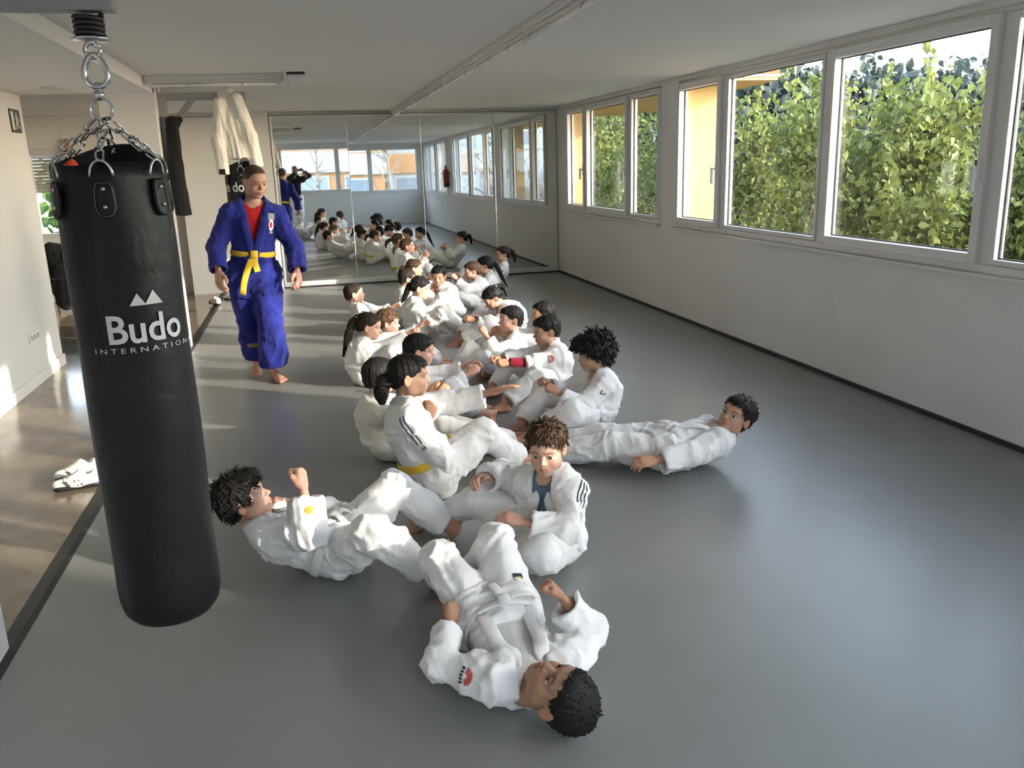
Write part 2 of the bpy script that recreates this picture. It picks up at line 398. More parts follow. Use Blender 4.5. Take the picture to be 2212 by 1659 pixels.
def build_hair(style, seed=0, h=.005):
    V, F = mesh_sdf(hair_prims(style), h)
    if style == 'curly':
        N = vnormals(V, F); V = V+N*(.010*vnoise(V*42+seed)+.006*vnoise(V*85+9))[:, None]
    elif style != 'buzz':
        N = vnormals(V, F); c = A3(0, -.03, .08); d = V-c; az = np.arctan2(d[:,0], d[:,1])
        g = vnoise(np.stack([az*16, np.linalg.norm(d, axis=1)*14, np.full(len(V), seed*3.3)], 1))
        V = V+N*(g*(.0035 if style != 'tied' else .0026))[:, None]
    V = relax(V, F, 1, .3)
    H = Parts(); H.add(V, F)
    if style in ('short', 'thick', 'curly', 'crop', 'tied'):
        rs = np.random.RandomState(seed+11); N = vnormals(V, F)
        n = {'short': 900, 'thick': 1000, 'curly': 620, 'crop': 700, 'tied': 420}[style]
        if h > .0055: n = int(n*.5)
        pick = rs.choice(len(V), n); L = {'short': .019, 'thick': .028, 'curly': .030, 'crop': .009, 'tied': .034}[style]
        crown = A3(0, -.035, .11)
        for i in pick:
            p, nn = V[i], N[i]
            t = p-crown if style != 'tied' else A3(0, -.11, .05)-p; t = t-nn*np.dot(t, nn)
            if style == 'tied' and p[1] < -.085: continue
            if np.linalg.norm(t) < .004: t = np.cross(nn, A3(1, 0, 0))
            t = nrm(t+rs.randn(3)*.02); lift = {'short': .07, 'thick': .10, 'curly': .5, 'crop': .10, 'tied': .03}[style]
            l = L*(.7+.6*rs.rand())
            if style == 'curly':
                s = nrm(np.cross(nn, t)); ph = rs.rand()*6.28; q = [p-nn*.006+t*l*u+nn*(.010*u+.008*math.sin(u*5+ph))+s*.010*math.cos(u*5+ph) for u in (0, .35, .7, 1)]
                v, f = tube_vf(q, [.0065, .0062, .005, .002], 5, True)
            else:
                d = nrm(t+nn*lift); q = [p-nn*.004, p+d*l*.5+t*l*.1, p+nrm(d*.5+t)*l+t*l*.15]
                if q[2][2] < -.07: continue
                v, f = tube_vf(q, [.0036, .0028, .0006], 4, False)
            H.add(v, f)
    return H

# ---------------------------------------------------------------- whole figures
_cache = {}
def cached(key, fn):
    if key not in _cache: _cache[key] = fn()
    return _cache[key]

def ik(root, target, l1, l2, pole):
    d = target-root; L = np.linalg.norm(d); u = d/(L+1e-9)
    if L > (l1+l2)*.995: L = (l1+l2)*.995; target = root+u*L
    a = (l1*l1-l2*l2+L*L)/(2*L); hgt = math.sqrt(max(0, l1*l1-a*a))
    p = np.asarray(pole, float); p = p-u*np.dot(p, u); p = nrm(p)
    return root+u*a+p*hgt, target

def frame(y, zhint):
    y = nrm(y); z = np.asarray(zhint, float); z = nrm(z-y*np.dot(z, y)); x = np.cross(y, z)
    return np.stack([x, y, z], 1)

BL = dict(thigh=.335, shin=.325, uarm=.225, farm=.195, hipw=.074, shw=.130)
def skeleton(s):
    k = s.get('sc', 1.); J = {}
    P, N = np.array(s['P'], float), np.array(s['N'], float)
    u = nrm(N-P); f = np.array(s['F'], float); f = nrm(f-u*np.dot(f, u)); r = np.cross(f, u)
    J.update(P=P, N=N, u=u, f=f, r=r, k=k)
    bend = s.get('bend', .05)*k
    J['M'] = P*.5+N*.5-f*bend; J['C'] = P*.22+N*.78-f*bend*.75
    J['W'] = P*.68+N*.32-f*bend*.8
    uc = nrm(N-J['C']); J['uc'] = uc
    fc = nrm(f-uc*np.dot(f, uc)); J['fc'] = fc
    tw = s.get('twist', 0.); rr = r*math.cos(tw)+fc*math.sin(tw); J['rs'] = rr
    sh = s.get('shf', .02)*k
    w = k*s.get('shw', BL['shw'])
    for side, sg in (('R', 1), ('L', -1)):
        S = N-uc*s.get('shd', .038)*k+rr*sg*w+fc*sh; J['S'+side] = S
        H = P+r*sg*BL['hipw']*k; J['H'+side] = H
        wt = np.array(s['w'+side], float)
        pole = np.array(s.get('e'+side, -u*.8+r*sg*.6-f*.3), float)
        J['E'+side], J['W'+side] = ik(S, wt, BL['uarm']*k, BL['farm']*k, pole)
        J['K'+side], J['A'+side] = ik(H, np.array(s['a'+side], float), BL['thigh']*k, BL['shin']*k, np.array(s.get('k'+side, (f*.3+A3(0, 0, 1))), float))
    hd = np.array(s['hd'], float); hu = np.array(s.get('hu', (0, 0, 1)), float)
    J['Rh'] = frame(hd, hu); J['hs'] = s.get('hs', k*.5+.5)
    J['H'] = np.array(s['H'], float) if 'H' in s else N+uc*.06*k+J['Rh'] @ A3(0, .028, .095)*J['hs']
    return J

def torso_prims(J, o, adult, bw=1., shr=.052):
    """jacket torso cones; o: extra thickness"""
    k = J['k']; P, W, C, N, r, f, fc, uc = J['P'], J['W'], J['C'], J['N'], J['r'], J['f'], J['fc'], J['uc']
    b = bw
    L = [Cone(P-J['u']*.02*k, (.128*b)*k+o, W, (.118*b)*k+o, .05, flat=f, fk=1.32),
         Cone(W, (.116*b)*k+o, C, (.135*b)*k+o, .05, flat=fc, fk=1.38),
         Cone(C, (.130*b)*k+o, N-uc*.06*k, (.105*b)*k+o, .05, flat=fc, fk=1.45),
         Cone(J['SR']-J['rs']*.025*k, shr*k+o, J['SL']+J['rs']*.025*k, shr*k+o, .05),
         Cone(N-uc*.05*k, .066*k+o, N+uc*.012*k, .052*k+o, .03)]
    return L

def jacket_prims(s, J):
    k = J['k']; o = s.get('jt', .010); adult = s.get('adult', False)
    L = torso_prims(J, o, adult, s.get('bw', 1.), s.get('shr', .052))
    sl = s.get('sleeve', .80)
    for sd, sg in (('R', 1), ('L', -1)):
        S, E, Wr = J['S'+sd], J['E'+sd], J['W'+sd]
        slv = s.get('slv'+sd, sl)
        L.append(Cone(S, (s.get('shr', .052)+.002)*k+o, E, .050*k+o, .045))
        d = Wr-E; e = E+d*slv-A3(0, 0, s.get('drop', .014)*k)
        L.append(Cone(E, .050*k+o, e, s.get('cuff', .062)*k+o*.6, .03, cut=True, hollow=.013, depth=.05*k))
        L.append(Ell(S*.75+E*.25-J['u']*.045*k+J['r']*sg*-.01, A3(.045, .045, .05)*k+o*.5, .04))
        # skirt of the jacket over hip and thigh
        H, K = J['H'+sd], J['K'+sd]
        a = nrm(K-H)
        sk = s.get('skirt', .10)*k
        L.append(Cone(J['W']*.5+H*.5, .085*k+o, H+a*sk+(-J['u'])*s.get('skd', .0)*k, .088*k+o+.008, .05, cut=True, hollow=.014, depth=.04*k))
    # neck hole and V opening
    N, uc, fc, rs = J['N'], J['uc'], J['fc'], J['rs']
    hd = s.get('neck', .048 if not adult else .062)*k
    L.append(Cone(N-uc*.015*k-fc*.004, hd, N+uc*.10*k+fc*.01, hd*1.10, .012, sub=True))
    vd, vw = s.get('vd', .17)*k, s.get('vw', .050)*k; op = s.get('open', 0)*k
    if vd > 0:
        front = .0
        if op: vd = .30*k
        def vcut(x, y, z):
            qx, qy, qz = x-N[0], y-N[1], z-N[2]
            lx = qx*rs[0]+qy*rs[1]+qz*rs[2]; ly = qx*fc[0]+qy*fc[1]+qz*fc[2]; lz = qx*uc[0]+qy*uc[1]+qz*uc[2]
            w = vw*(lz+vd)/vd if not op else op-.006+.1*np.clip(-lz-.1*k, -.2*k, 0)
            return np.maximum(np.maximum(np.abs(lx)-w, front+.008-ly), np.maximum(-(lz+vd), lz-.06))
        m = vd+.1
        L.append(Fn(vcut, N-m, N+m, .008, sub=True))
    return L

def trouser_prims(s, J):
    k = J['k']; o = s.get('tt', .014)
    L = [Cone(J['HR'], .082*k+o, J['HL'], .082*k+o, .05), Cone(J['P'], .10*k, J['W'], .090*k, .04, flat=J['f'], fk=1.25)]
    for sd in 'RL':
        H, K, An = J['H'+sd], J['K'+sd], J['A'+sd]
        tl = s.get('tl'+sd, s.get('tl', .90))
        L.append(Cone(H, .086*k+o, K, .060*k+o, .05))
        d = An-K
        L.append(Cone(K, .060*k+o, K+d*tl, s.get('tcuff', .060)*k+o*.7, .035, cut=True, hollow=.013, depth=.05*k))
        bk = nrm(np.cross(np.cross(K-H, An-K), K-H)) if np.linalg.norm(np.cross(K-H, An-K)) > 1e-4 else A3(0, 0, -1)
        L.append(Ell(K*.62+H*.38+bk*.018*k, A3(.070, .070, .070)*k+o*.3, .05))
    return L

def body_prims(s, J):
    k = J['k']; P, W, C, N = J['P'], J['W'], J['C'], J['N']; ad = s.get('adult', False); bw = s.get('bw', 1.)
    L = [Cone(P, .108*k*bw, W, .098*k*bw, .05, flat=J['f'], fk=1.35), Cone(W, .098*k*bw, C, .115*k*bw, .05, flat=J['fc'], fk=1.45), Cone(C, .112*k*bw, N-J['uc']*.06*k, .085*k*bw, .05, flat=J['fc'], fk=1.5),
         Cone(J['SR'], .038*k, J['SL'], .038*k, .05), Cone(N-J['uc']*.05*k, .048*k, J['H']-J['Rh'] @ A3(0, .03, .075)*J['hs'], .040*k, .03)]
    for sd in 'RL':
        L.append(Cone(J['S'+sd], .040*k, J['E'+sd], .034*k, .04)); L.append(Cone(J['E'+sd], .034*k, J['E'+sd]*.25+J['W'+sd]*.75, .026*k, .02))
        L.append(Cone(J['H'+sd], .078*k, J['K'+sd], .048*k, .05)); L.append(Cone(J['K'+sd], .047*k, J['K'+sd]*.55+J['A'+sd]*.45, .040*k, .03)); L.append(Cone(J['K'+sd]*.55+J['A'+sd]*.45, .040*k, J['A'+sd], .0295*k, .02))
    return L

def folds(V, F, J, amp, seed, parts):
    """cloth folds: ridged noise compressed along the nearest limb"""
    N = vnormals(V, F); best = np.full(len(V), 9.); axv = np.zeros_like(V); jt = np.zeros(len(V))
    for a, b, w in parts:
        d = b-a; L = np.linalg.norm(d); u = d/(L+1e-9); q = V-a; t = np.clip(q @ u, 0, L)
        dist = np.linalg.norm(q-t[:,None]*u, axis=1)/w
        m = dist < best; best[m] = dist[m]; axv[m] = u; jt[m] = np.minimum(t, L-t)[m]/max(L, 1e-6)
    al = np.sum(V*axv, 1)[:, None]*axv; pe = V-al
    w = (vnoise(V*4.3+seed)*1.1)[:, None]
    ax2 = np.cross(axv, A3(.31, .52, .79)); sk = np.sum(V*ax2, 1)[:, None]*axv
    ql = pe*12+al*3.2+sk*7+w+seed*7.7                      # long folds running slantwise along the limb
    qr = pe*4.5+al*19+w*1.3+seed*3.3                       # short gathers across it, near the joints
    def rg(q): v = 1-np.abs(vnoise(q))*2.2; return np.where(v > 0, v*v*1.3, v*.55)
    r1 = rg(ql); r2 = rg(qr); r3 = rg(ql*1.9+17); r4 = rg(V*17+w*.6+seed)
    n0 = vnoise(V*6+seed*3.1)
    j = np.clip(1-jt*3.2, 0, 1)
    V = V+N*(amp*((1-.75*j)*(1.0*r1+.45*r3)*(.7+.6*n0)+.85*j*r2+.35*r4+.5*n0-.35))[:, None]
    return relax(V, F, 1, .45)

def surf_pt(prims, base, dirs, rmax=.30, n=70):
    """outermost surface along dirs from base (arrays)"""
    base = np.asarray(base, float); dirs = np.asarray(dirs, float)
    ts = np.linspace(.005, rmax, n); best = np.full(len(base), .02)
    for t in ts:
        p = base+dirs*t; d = field(prims, p[:,0], p[:,1], p[:,2]); best = np.where(d < 0, t, best)
    return base+dirs*(best+rmax/n*.5)[:, None]

def band_vf(pts, nor, width, thick, closed=False):
    """flat band following pts with outward normals; rectangular section with softened edges"""
    pts = np.asarray(pts, float); nor = np.asarray(nor, float); k = len(pts)
    if closed: T = np.roll(pts, -1, 0)-np.roll(pts, 1, 0)
    else: T = np.gradient(pts, axis=0)
    T /= np.linalg.norm(T, axis=1, keepdims=True)+1e-12
    width = np.broadcast_to(width, (k,)); sec = ((-.5, 0), (-.5, .6), (-.36, 1), (0, 1.08), (.36, 1), (.5, .6), (.5, 0)); m = len(sec); V = []
    for i in range(k):
        n = nor[i]-T[i]*np.dot(nor[i], T[i]); n = nrm(n); b = np.cross(T[i], n)
        for a, c in sec: V.append(pts[i]+b*a*width[i]+n*c*thick)
    F = []
    for i in range(k if closed else k-1):
        j = (i+1) % k
        for q in range(m):
            w = (q+1) % m; F.append((i*m+q, j*m+q, j*m+w, i*m+w))
    if not closed:
        for i, rev in ((0, 0), (k-1, 1)):
            for q in range(1, m-2, 1):
                f = (i*m, i*m+q, i*m+q+1, i*m+q+1) if q+1 < m else None
                F.append(f[::-1] if rev else f)
            F.append((i*m, i*m+m-2, i*m+m-1, i*m+m-1) if not rev else (i*m+m-1, i*m+m-1, i*m+m-2, i*m))
    return np.array(V), F

def smooth_path(p, n):
    p = np.asarray(p, float); k = len(p); t = np.linspace(0, k-1, n); i = np.minimum(t.astype(int), k-2); f = (t-i)[:, None]
    q = np.vstack([2*p[0]-p[1], p, 2*p[-1]-p[-2]]); a, b, c, d = q[i], q[i+1], q[i+2], q[i+3]
    return .5*((2*b)+(-a+c)*f+(2*a-5*b+4*c-d)*f*f+(-a+3*b-3*c+d)*f**3)
def link(name, me, parent=None, loc=None):
    o = bpy.data.objects.new(name, me); COL.objects.link(o)
    if parent is not None: o.parent = parent
    if loc is not None: o.location = loc
    return o

def bvh_of(V, F): return BVHTree.FromPolygons([tuple(v) for v in V], [tuple(int(i) for i in f) for f in F])

def xf(Vc, R, s, T): return (np.asarray(Vc)*s) @ R.T+T

def tassel_vf(path, rad, seed, n=5):
    """pony tail: a bundle of slightly wandering strands"""
    rs = np.random.RandomState(seed); H = Parts(); p = smooth_path(path, 14)
    r = np.interp(np.linspace(0, 1, 14), np.linspace(0, 1, len(rad)), rad)
    v, f = tube_vf(p, r*.86, 10); H.add(v, f)
    T = np.gradient(p, axis=0); T /= np.linalg.norm(T, axis=1, keepdims=True)+1e-9
    S = np.cross(T, A3(.3, .2, .93)); S /= np.linalg.norm(S, axis=1, keepdims=True)+1e-9; B = np.cross(T, S)
    for i in range(n*5):
        a = rs.rand()*6.28; w = rs.randn()*.5; q = np.linspace(0, 1, 14)
        off = (.80+.25*rs.rand())*r
        pts = p+(np.cos(a+w*q)*off)[:, None]*S+(np.sin(a+w*q)*off)[:, None]*B
        e = rs.randint(10, 15); v, f = tube_vf(pts[:e], np.linspace(1, .15, e)*r.max()*.22, 4, False); H.add(v, f)
    return H

def decal(bv, base, out, up, w, h, nx=5, ny=5, off=.0025, fn=None):
    """grid patch pressed onto the cloth from outside; fn maps unit (u,v) to keep"""
    out = nrm(out); up = nrm(np.asarray(up)-out*np.dot(up, out)); sd = np.cross(up, out)
    V = []; ok = True
    for j in range(ny+1):
        for i in range(nx+1):
            q = base+sd*(i/nx-.5)*w+up*(j/ny-.5)*h
            hit, nn, _, _ = bv.ray_cast(Vector(q+out*.16), Vector(-out), .30)
            if hit is None: hit = Vector(q); nn = Vector(out)
            V.append(np.array(hit)+out*off)
    F = [(j*(nx+1)+i, j*(nx+1)+i+1, (j+1)*(nx+1)+i+1, (j+1)*(nx+1)+i) for j in range(ny) for i in range(nx)]
    return np.array(V), F

def press_poly(bv, polys, base, out, up, sx, sy, off=.003, cell=.012):
    """flat polygons in unit coordinates [(x,y)...] pressed onto the cloth"""
    out = nrm(out); up = nrm(np.asarray(up)-out*np.dot(up, out)); sd = np.cross(up, out); P = Parts()
    for poly in polys:
        pts = []
        for (x, y) in poly:
            q = base+sd*x*sx+up*y*sy
            hit, nn, _, _ = bv.ray_cast(Vector(q+out*.16), Vector(-out), .30)
            pts.append((np.array(hit) if hit is not None else q)+out*off)
        if len(pts) == 4: P.add(np.array(pts), [np.array([[0, 1, 2, 3]])])
        else: P.add(np.array(pts), [np.array([[0, i, i+1] for i in range(1, len(pts)-1)])])
    return P

def make_person(s):
    J = skeleton(s); k = J['k']; vox = s.get('vox', .0122); fine = vox < .011; seed = s.get('seed', 1); adult = s.get('adult', False)
    O = A3(J['P'][0], J['P'][1], 0.)
    # ---- body
    B = Parts()
    V, F = mesh_sdf(body_prims(s, J), .016 if fine else .022); B.add(V, F, 0)
    head = cached('head%d%d' % (adult, fine), lambda: build_head(adult, .0043 if fine else .0054))
    hV = xf(np.concatenate(head.V), J['Rh'], J['hs'], J['H']); n0 = B.n
    B.V.append(hV); B.C.append(np.concatenate(head.C)); B.Q += [q+n0 for q in head.Q]; B.T += [t+n0 for t in head.T]; B.mq += head.mq; B.mt += head.mt; B.n += len(hV)
    for sd, sg in (('R', 1), ('L', -1)):
        W, E = J['W'+sd], J['E'+sd]
        V, F = cached('hand%d' % fine+s.get('h'+sd, 'relax'), lambda: build_hand(s.get('h'+sd, 'relax'), .0040 if fine else .0054))
        R = frame(np.array(s['y'+sd], float) if 'y'+sd in s else W-E, s.get('z'+sd, J['r']*sg*.7+A3(0, 0, .7)))
        m = A3(sg, 1, 1); hs = k*s.get('hands', 1.)
        B.add(xf(V*m, R, hs, W), F if sg > 0 else F[:, ::-1], 0, A3(1.02, .93, .90))
        K, An = J['K'+sd], J['A'+sd]
        V, F = cached('foot%d' % fine, lambda: build_foot(.0052 if fine else .0070))
        td = np.array(s.get('t'+sd, J['f']), float); up = s.get('u'+sd, K-An)
        R = frame(td, up)
        B.add(xf(V*m, R, k*1.04, An), F if sg > 0 else F[:, ::-1], 0, A3(1.0, .90, .86))
    body = link('person', B.mesh('person', [M['skin'], M['eye']], O), None, O)
    body.color = tuple(s.get('tone', (.60, .36, .25)))+(1,)
    body['label'] = s['label']; body['category'] = 'person'
    if s.get('group'): body['group'] = s['group']
    # ---- hair
    st = s.get('hair', 'short'); hm = M['hair_'+s.get('hcol', 'black')]
    H = cached('hair%s%d%d' % (st, seed % 3, fine), lambda: build_hair(st, seed % 3, .005 if fine else .006))
    HV = [xf(v, J['Rh'], J['hs'], J['H'])-O for v in H.V]
    me = make_mesh('hair', np.concatenate(HV), [np.concatenate(H.Q)]+([np.concatenate(H.T)] if H.T else []), [hm])
    hair = link('hair', me, body)
    if 'tail' in s:
        t = s['tail']; pts = [J['H']+J['Rh'] @ (np.array(p)*J['hs']) if not (isinstance(p, tuple) and len(p) == 4) else J['H']+J['Rh'] @ (A3(0, -.105, .05)*J['hs'])+np.array(p[:3]) for p in t['pts']]
        T = tassel_vf(np.array(pts), t.get('r', [.022, .026, .020, .006]), seed)
        link('ponytail', T.mesh('ponytail', [hm], O, usecol=False), hair)
        if 'tie' in t:
            d = nrm(pts[1]-pts[0]); c = pts[0]+d*.012; rg = []
            a = nrm(np.cross(d, A3(.2, .5, .8))); b = np.cross(d, a)
            ring = np.array([c+(a*math.cos(q)+b*math.sin(q))*t.get('r', [.022])[0]*.95 for q in np.linspace(0, 6.28, 17)])
            v, f = tube_vf(ring, .007, 6, False); p = Parts(); p.add(v, f); link('hair_tie', p.mesh('hair_tie', [M['tie_'+t['tie']]], O, usecol=False), hair)
    if 'clip' in s:
        a = J['H']+J['Rh'] @ (A3(*s['clip'])*J['hs']); d = J['Rh'] @ A3(.2, .8, -.2)
        v, f = tube_vf(np.array([a-d*.02, a, a+d*.022]), [.004, .006, .004], 6); p = Parts(); p.add(v, f); link('hair_clip', p.mesh('hair_clip', [M['tie_red']], O, usecol=False), hair)
    # ---- clothes
    jm, tm = M[s.get('jm', 'gi')], M[s.get('tm', s.get('jm', 'gi'))]
    limbs = [(J['P'], J['W'], 1.7), (J['W'], J['C'], 1.7), (J['C'], J['N'], 1.7)]
    arms = [(J['S'+q], J['E'+q], 1.) for q in 'RL']+[(J['E'+q], J['W'+q], 1.) for q in 'RL']
    legs = [(J['H'+q], J['K'+q], 1.) for q in 'RL']+[(J['K'+q], J['A'+q], 1.) for q in 'RL']
    amp = s.get('amp', .0105)
    jp = jacket_prims(s, J)
    V, F = mesh_sdf(jp, vox); V = folds(V, F, J, amp, seed, limbs+arms+legs[:2])
    fl = s.get('floor', 0.004); V[:, 2] = np.maximum(V[:, 2], fl)
    jacket = link('jacket', make_mesh('jacket', V-O, F, [jm]), body); bj = bvh_of(V, F)
    V, F = mesh_sdf(trouser_prims(s, J), vox); V = folds(V, F, J, amp, seed+4, limbs[:1]+legs); V[:, 2] = np.maximum(V[:, 2], fl)
    trousers = link('trousers', make_mesh('trousers', V-O, F, [tm]), body); bt = bvh_of(V, F)
    if 'tee' in s:
        L = body_prims(s, J)[:4]+[Cone(J['N']-J['uc']*.05*k, .060*k, J['N']+J['uc']*.004, .054*k, .03)]
        for q in L: q.ra += .006; q.rb += .006
        nh = (.056 if adult else .046)*k
        L.append(Cone(J['N']-J['uc']*.012*k+J['fc']*.012, nh, J['N']+J['uc']*.1*k+J['fc']*.02, nh*1.2, .01, sub=True))
        V, F = mesh_sdf(L, .012); V = folds(V, F, J, .004, seed+9, limbs)
        link('undershirt', make_mesh('undershirt', V-O, F, [M['tee_'+s['tee']]]), body)
    if 'red' in s:
        E, W = J['EL'], J['WL']; V, F = mesh_sdf([Cone(E, .042*k, E+(W-E)*.93, .036*k, .02, cut=True, hollow=.008, depth=.03)], .006); V = folds(V, F, J, .005, 5, arms)
        link('undersleeve', make_mesh('undersleeve', V-O, F, [M['tee_burgundy']]), body)
    # ---- collar band (two lapels crossing, left over right)
    tp = torso_prims(J, s.get('jt', .010), adult, s.get('bw', 1.))
    N, uc, fc, rs = J['N'], J['uc'], J['fc'], J['rs']; vd, vw = s.get('vd', .17)*k, s.get('vw', .050)*k
    def spine(lz):
        chain = [N, J['C'], J['W'], J['P']]; d = -lz
        for a, b in zip(chain[:-1], chain[1:]):
            L = np.linalg.norm(b-a)
            if d <= L or b is J['P']: return a+(b-a)*min(d/L, 1.1)
            d -= L
    hn = s.get('neck', .048 if not adult else .062)
    blen = np.linalg.norm(N-J['W'])+np.linalg.norm(J['W']-J['P'])*.30
    for sg, lift in ((1, .002), (-1, .007)):
        pts, nor = [], []
        for lx, ly, lz in ((0, -hn*1.18, .030), (sg*hn*.75, -hn*.95, .028), (sg*hn*1.16, -.12*hn, .016), (sg*hn*1.08, hn*.50, -.020)):
            p = N+(rs*lx+fc*ly+uc*lz)*k; pts.append(p); q = nrm(rs*lx+fc*(ly-.002)+uc*.004); nor.append(q)
        low = [(sg*max(vw/k, hn*.8)*.88, .32), (sg*vw/k*.55, .60), (0 if s.get('vd', .17) > 0 else 0, 1.0)]
        bl = []
        for lx, q in low: bl.append((lx*k, -vd*q))
        end = -blen
        if s.get('open'):
            ow = s['open']*k; bl = [(sg*hn*.95*k, -.05*k), (sg*ow, -.14*k), (sg*ow*1.1, -.24*k)]
            if end < -.26*k: bl.append((sg*ow*1.15, end))
        else:
            bl += [(-sg*.030*k, -vd-(blen-vd)*.45), (-sg*.052*k, end)]
        base = np.array([spine(lz)+rs*lx for lx, lz in bl]); dirs = np.tile(fc, (len(base), 1))
        sp = surf_pt(tp, base, dirs)
        for p, b in zip(sp, base):
            hit, _, _, _ = bj.ray_cast(Vector(b), Vector(fc), .3)
            if hit is not None and np.linalg.norm(np.array(hit)-b) > np.linalg.norm(p-b)*.6: 
                h = np.array(hit); p = h if np.linalg.norm(h-p) < .035 else p
            pts.append(p+fc*lift); nor.append(fc)
        pts = smooth_path(pts, 26); nor = smooth_path(nor, 26)
        v, f = band_vf(pts-nor*.005, nor, .046*k, .014) if not s.get('open') else band_vf(pts-nor*.008, nor, .056*k, .011)
        q = Parts(); q.add(v, f); link('lapel', q.mesh('lapel', [M[s.get('lm', s.get('jm', 'gi'))]], O, usecol=False), jacket)
    # ---- belt
    if s.get('belt', 'white'):
        bm = M['belt_'+s.get('belt', 'white')]; bc = J['P']*.70+J['W']*.30 if not adult else J['P']*.45+J['W']*.55; bc = J['P']+(J['W']-J['P'])*s.get('bh', .55)
        n = 40; th = np.linspace(0, 2*math.pi, n, endpoint=False)
        dirs = np.cos(th)[:, None]*J['r']+np.sin(th)[:, None]*J['f']
        sp = surf_pt(tp+[p for p in jp if isinstance(p, Cone) and p.cut is True and p.hollow == .014], np.tile(bc, (n, 1)), dirs, .24)
        rad = np.linalg.norm(sp-bc, axis=1)
        for _ in range(3): rad = np.maximum(rad, .5*(np.roll(rad, 1)+np.roll(rad, -1)))
        sp = bc+dirs*(rad+.002)[:, None]; sp[:, 2] = np.maximum(sp[:, 2], .012)
        v, f = band_vf(sp, dirs, .040*k if not adult else .043, .008, True); q = Parts(); q.add(v, f)
        belt = link('belt', q.mesh('belt', [bm], O, usecol=False), body)
        kn = sp[n//4]+J['f']*.008
        v, f = band_vf(np.array([kn+J['u']*.026*k, kn+J['f']*.012, kn-J['u']*.026*k]), np.tile(J['f'], (3, 1)), .045*k, .014); q = Parts(); q.add(v, f)
        ends = s.get('bends', [[(.02, .02, -.03), (.05, .05, -.09), (.07, .06, -.16)], [(-.02, .02, -.03), (-.05, .06, -.08), (-.08, .07, -.15)]])
        for e in ends:
            pts = [kn]+[kn+(J['r']*a+J['f']*b+J['u']*c)*k for a, b, c in e]
            pts = smooth_path(pts, 9); pts[:, 2] = np.maximum(pts[:, 2], .01)
            v, f = band_vf(pts, np.tile(J['f']*.8+A3(0, 0, .35), (9, 1)), .038*k, .005); q.add(v, f)
        link('belt_knot', q.mesh('belt_knot', [bm], O, usecol=False), belt)
    # ---- marks on the cloth
    for dc in s.get('marks', []):
        sd = dc.get('side', 'R'); sg = 1 if sd == 'R' else -1
        if dc['on'] == 'arm': a, b = J['S'+sd], J['E'+sd]
        elif dc['on'] == 'farm': a, b = J['E'+sd], J['W'+sd]
        elif dc['on'] == 'thigh': a, b = J['H'+sd], J['K'+sd]
        elif dc['on'] == 'shin': a, b = J['K'+sd], J['A'+sd]
        else: lt = dc.get('lat', .06)*k; a, b = J['C']+J['rs']*sg*lt, J['W']+J['rs']*sg*lt
        bv = bt if dc['on'] in ('thigh', 'shin') else bj
        out = np.array(dc['out'], float); base = a+(b-a)*dc['t']; up = a-b
        for name, mat, polys in MARK[dc['kind']]:
            off = {'sun': .005, 'patch': .005}.get(dc['kind'], .003)+(.002 if mat in ('mark_red', 'mark_gold') and dc['kind'] not in ('sun', 'script') else 0)
            P = press_poly(bv, polys, base, out, up, dc['w'], dc['h'], off)
            link(name, P.mesh(name, [M[mat]], O, smooth=False, usecol=False), trousers if dc['on'] in ('thigh', 'shin') else jacket)
    return body
# ---------------------------------------------------------------- room materials
mat('plaster', (.74, .74, .74), .85, spec=.25, bump=[(55, .10, None, .004), (420, .06, None, .002)], var=(1.3, (.70, .70, .70), .35, .7))
mat('plaster_hall', (.63, .625, .615), .85, spec=.25, bump=[(55, .10, None, .004)])
mat('ceiling_white', (.77, .765, .755), .9, spec=.2, bump=[(60, .06, None, .003)])
mat('plaster_warm', (.74, .73, .705), .85, spec=.25, bump=[(55, .10, None, .004)])
mat('mat_vinyl', (.235, .240, .232), .34, spec=.5, bump=[(600, .06, None, .0008), (3, .03, None, .02)], var=(2.2, (.222, .225, .216), .4, .65))
mat('mat_edge', (.022, .022, .022), .6)
mat('concrete', (.235, .185, .130), .13, spec=.55, bump=[(40, .03, None, .003)], var=(5, (.165, .125, .085), .38, .72))
mat('alu_white', (.66, .66, .66), .35, spec=.5)
mat('gasket', (.012, .012, .014), .6)
mat('skirting_white', (.74, .73, .70), .5)
mat('yellow_render', (.40, .29, .135), .9, spec=.15, bump=[(140, .3, None, .006)], var=(30, (.37, .265, .12), .4, .7))
mat('red_brick', (.40, .085, .04), .8, spec=.2, bump=[(60, .2, None, .006)])
mat('slab_trim', (.55, .50, .42), .8)
mat('steel_grey', (.27, .28, .295), .45, metal=.0, spec=.5)
mat('chrome', (.62, .62, .63), .22, metal=1.)
mat('spring_black', (.014, .014, .015), .35)
mat('bag_leather', (.010, .011, .012), .46, spec=.28, bump=[(9, .25, None, .03), (260, .22, None, .0012)])
mat('print_white', (.62, .63, .64), .6)
mat('orange_rag', (.95, .10, .03), .6)
mat('stitch', (.10, .105, .11), .6)
mat('fixture_white', (.58, .58, .58), .35)
mat('lamp_tube', (.78, .78, .76), .25)
mat('green_sign', (.02, .045, .022), .4); mat('sign_pale', (.62, .64, .58), .5)
mat('red_paint', (.20, .012, .014), .3); mat('black_rubber', (.015, .015, .016), .5)
mat('wood', (.32, .17, .06), .6, var=(12, (.22, .11, .04), .35, .7, (8, 8, 1)))
mat('shutter_grey', (.42, .40, .35), .7)
mat('shoe_white', (.80, .78, .74), .5); mat('shoe_black', (.02, .02, .022), .5)
mat('plastic_white', (.72, .72, .70), .4)

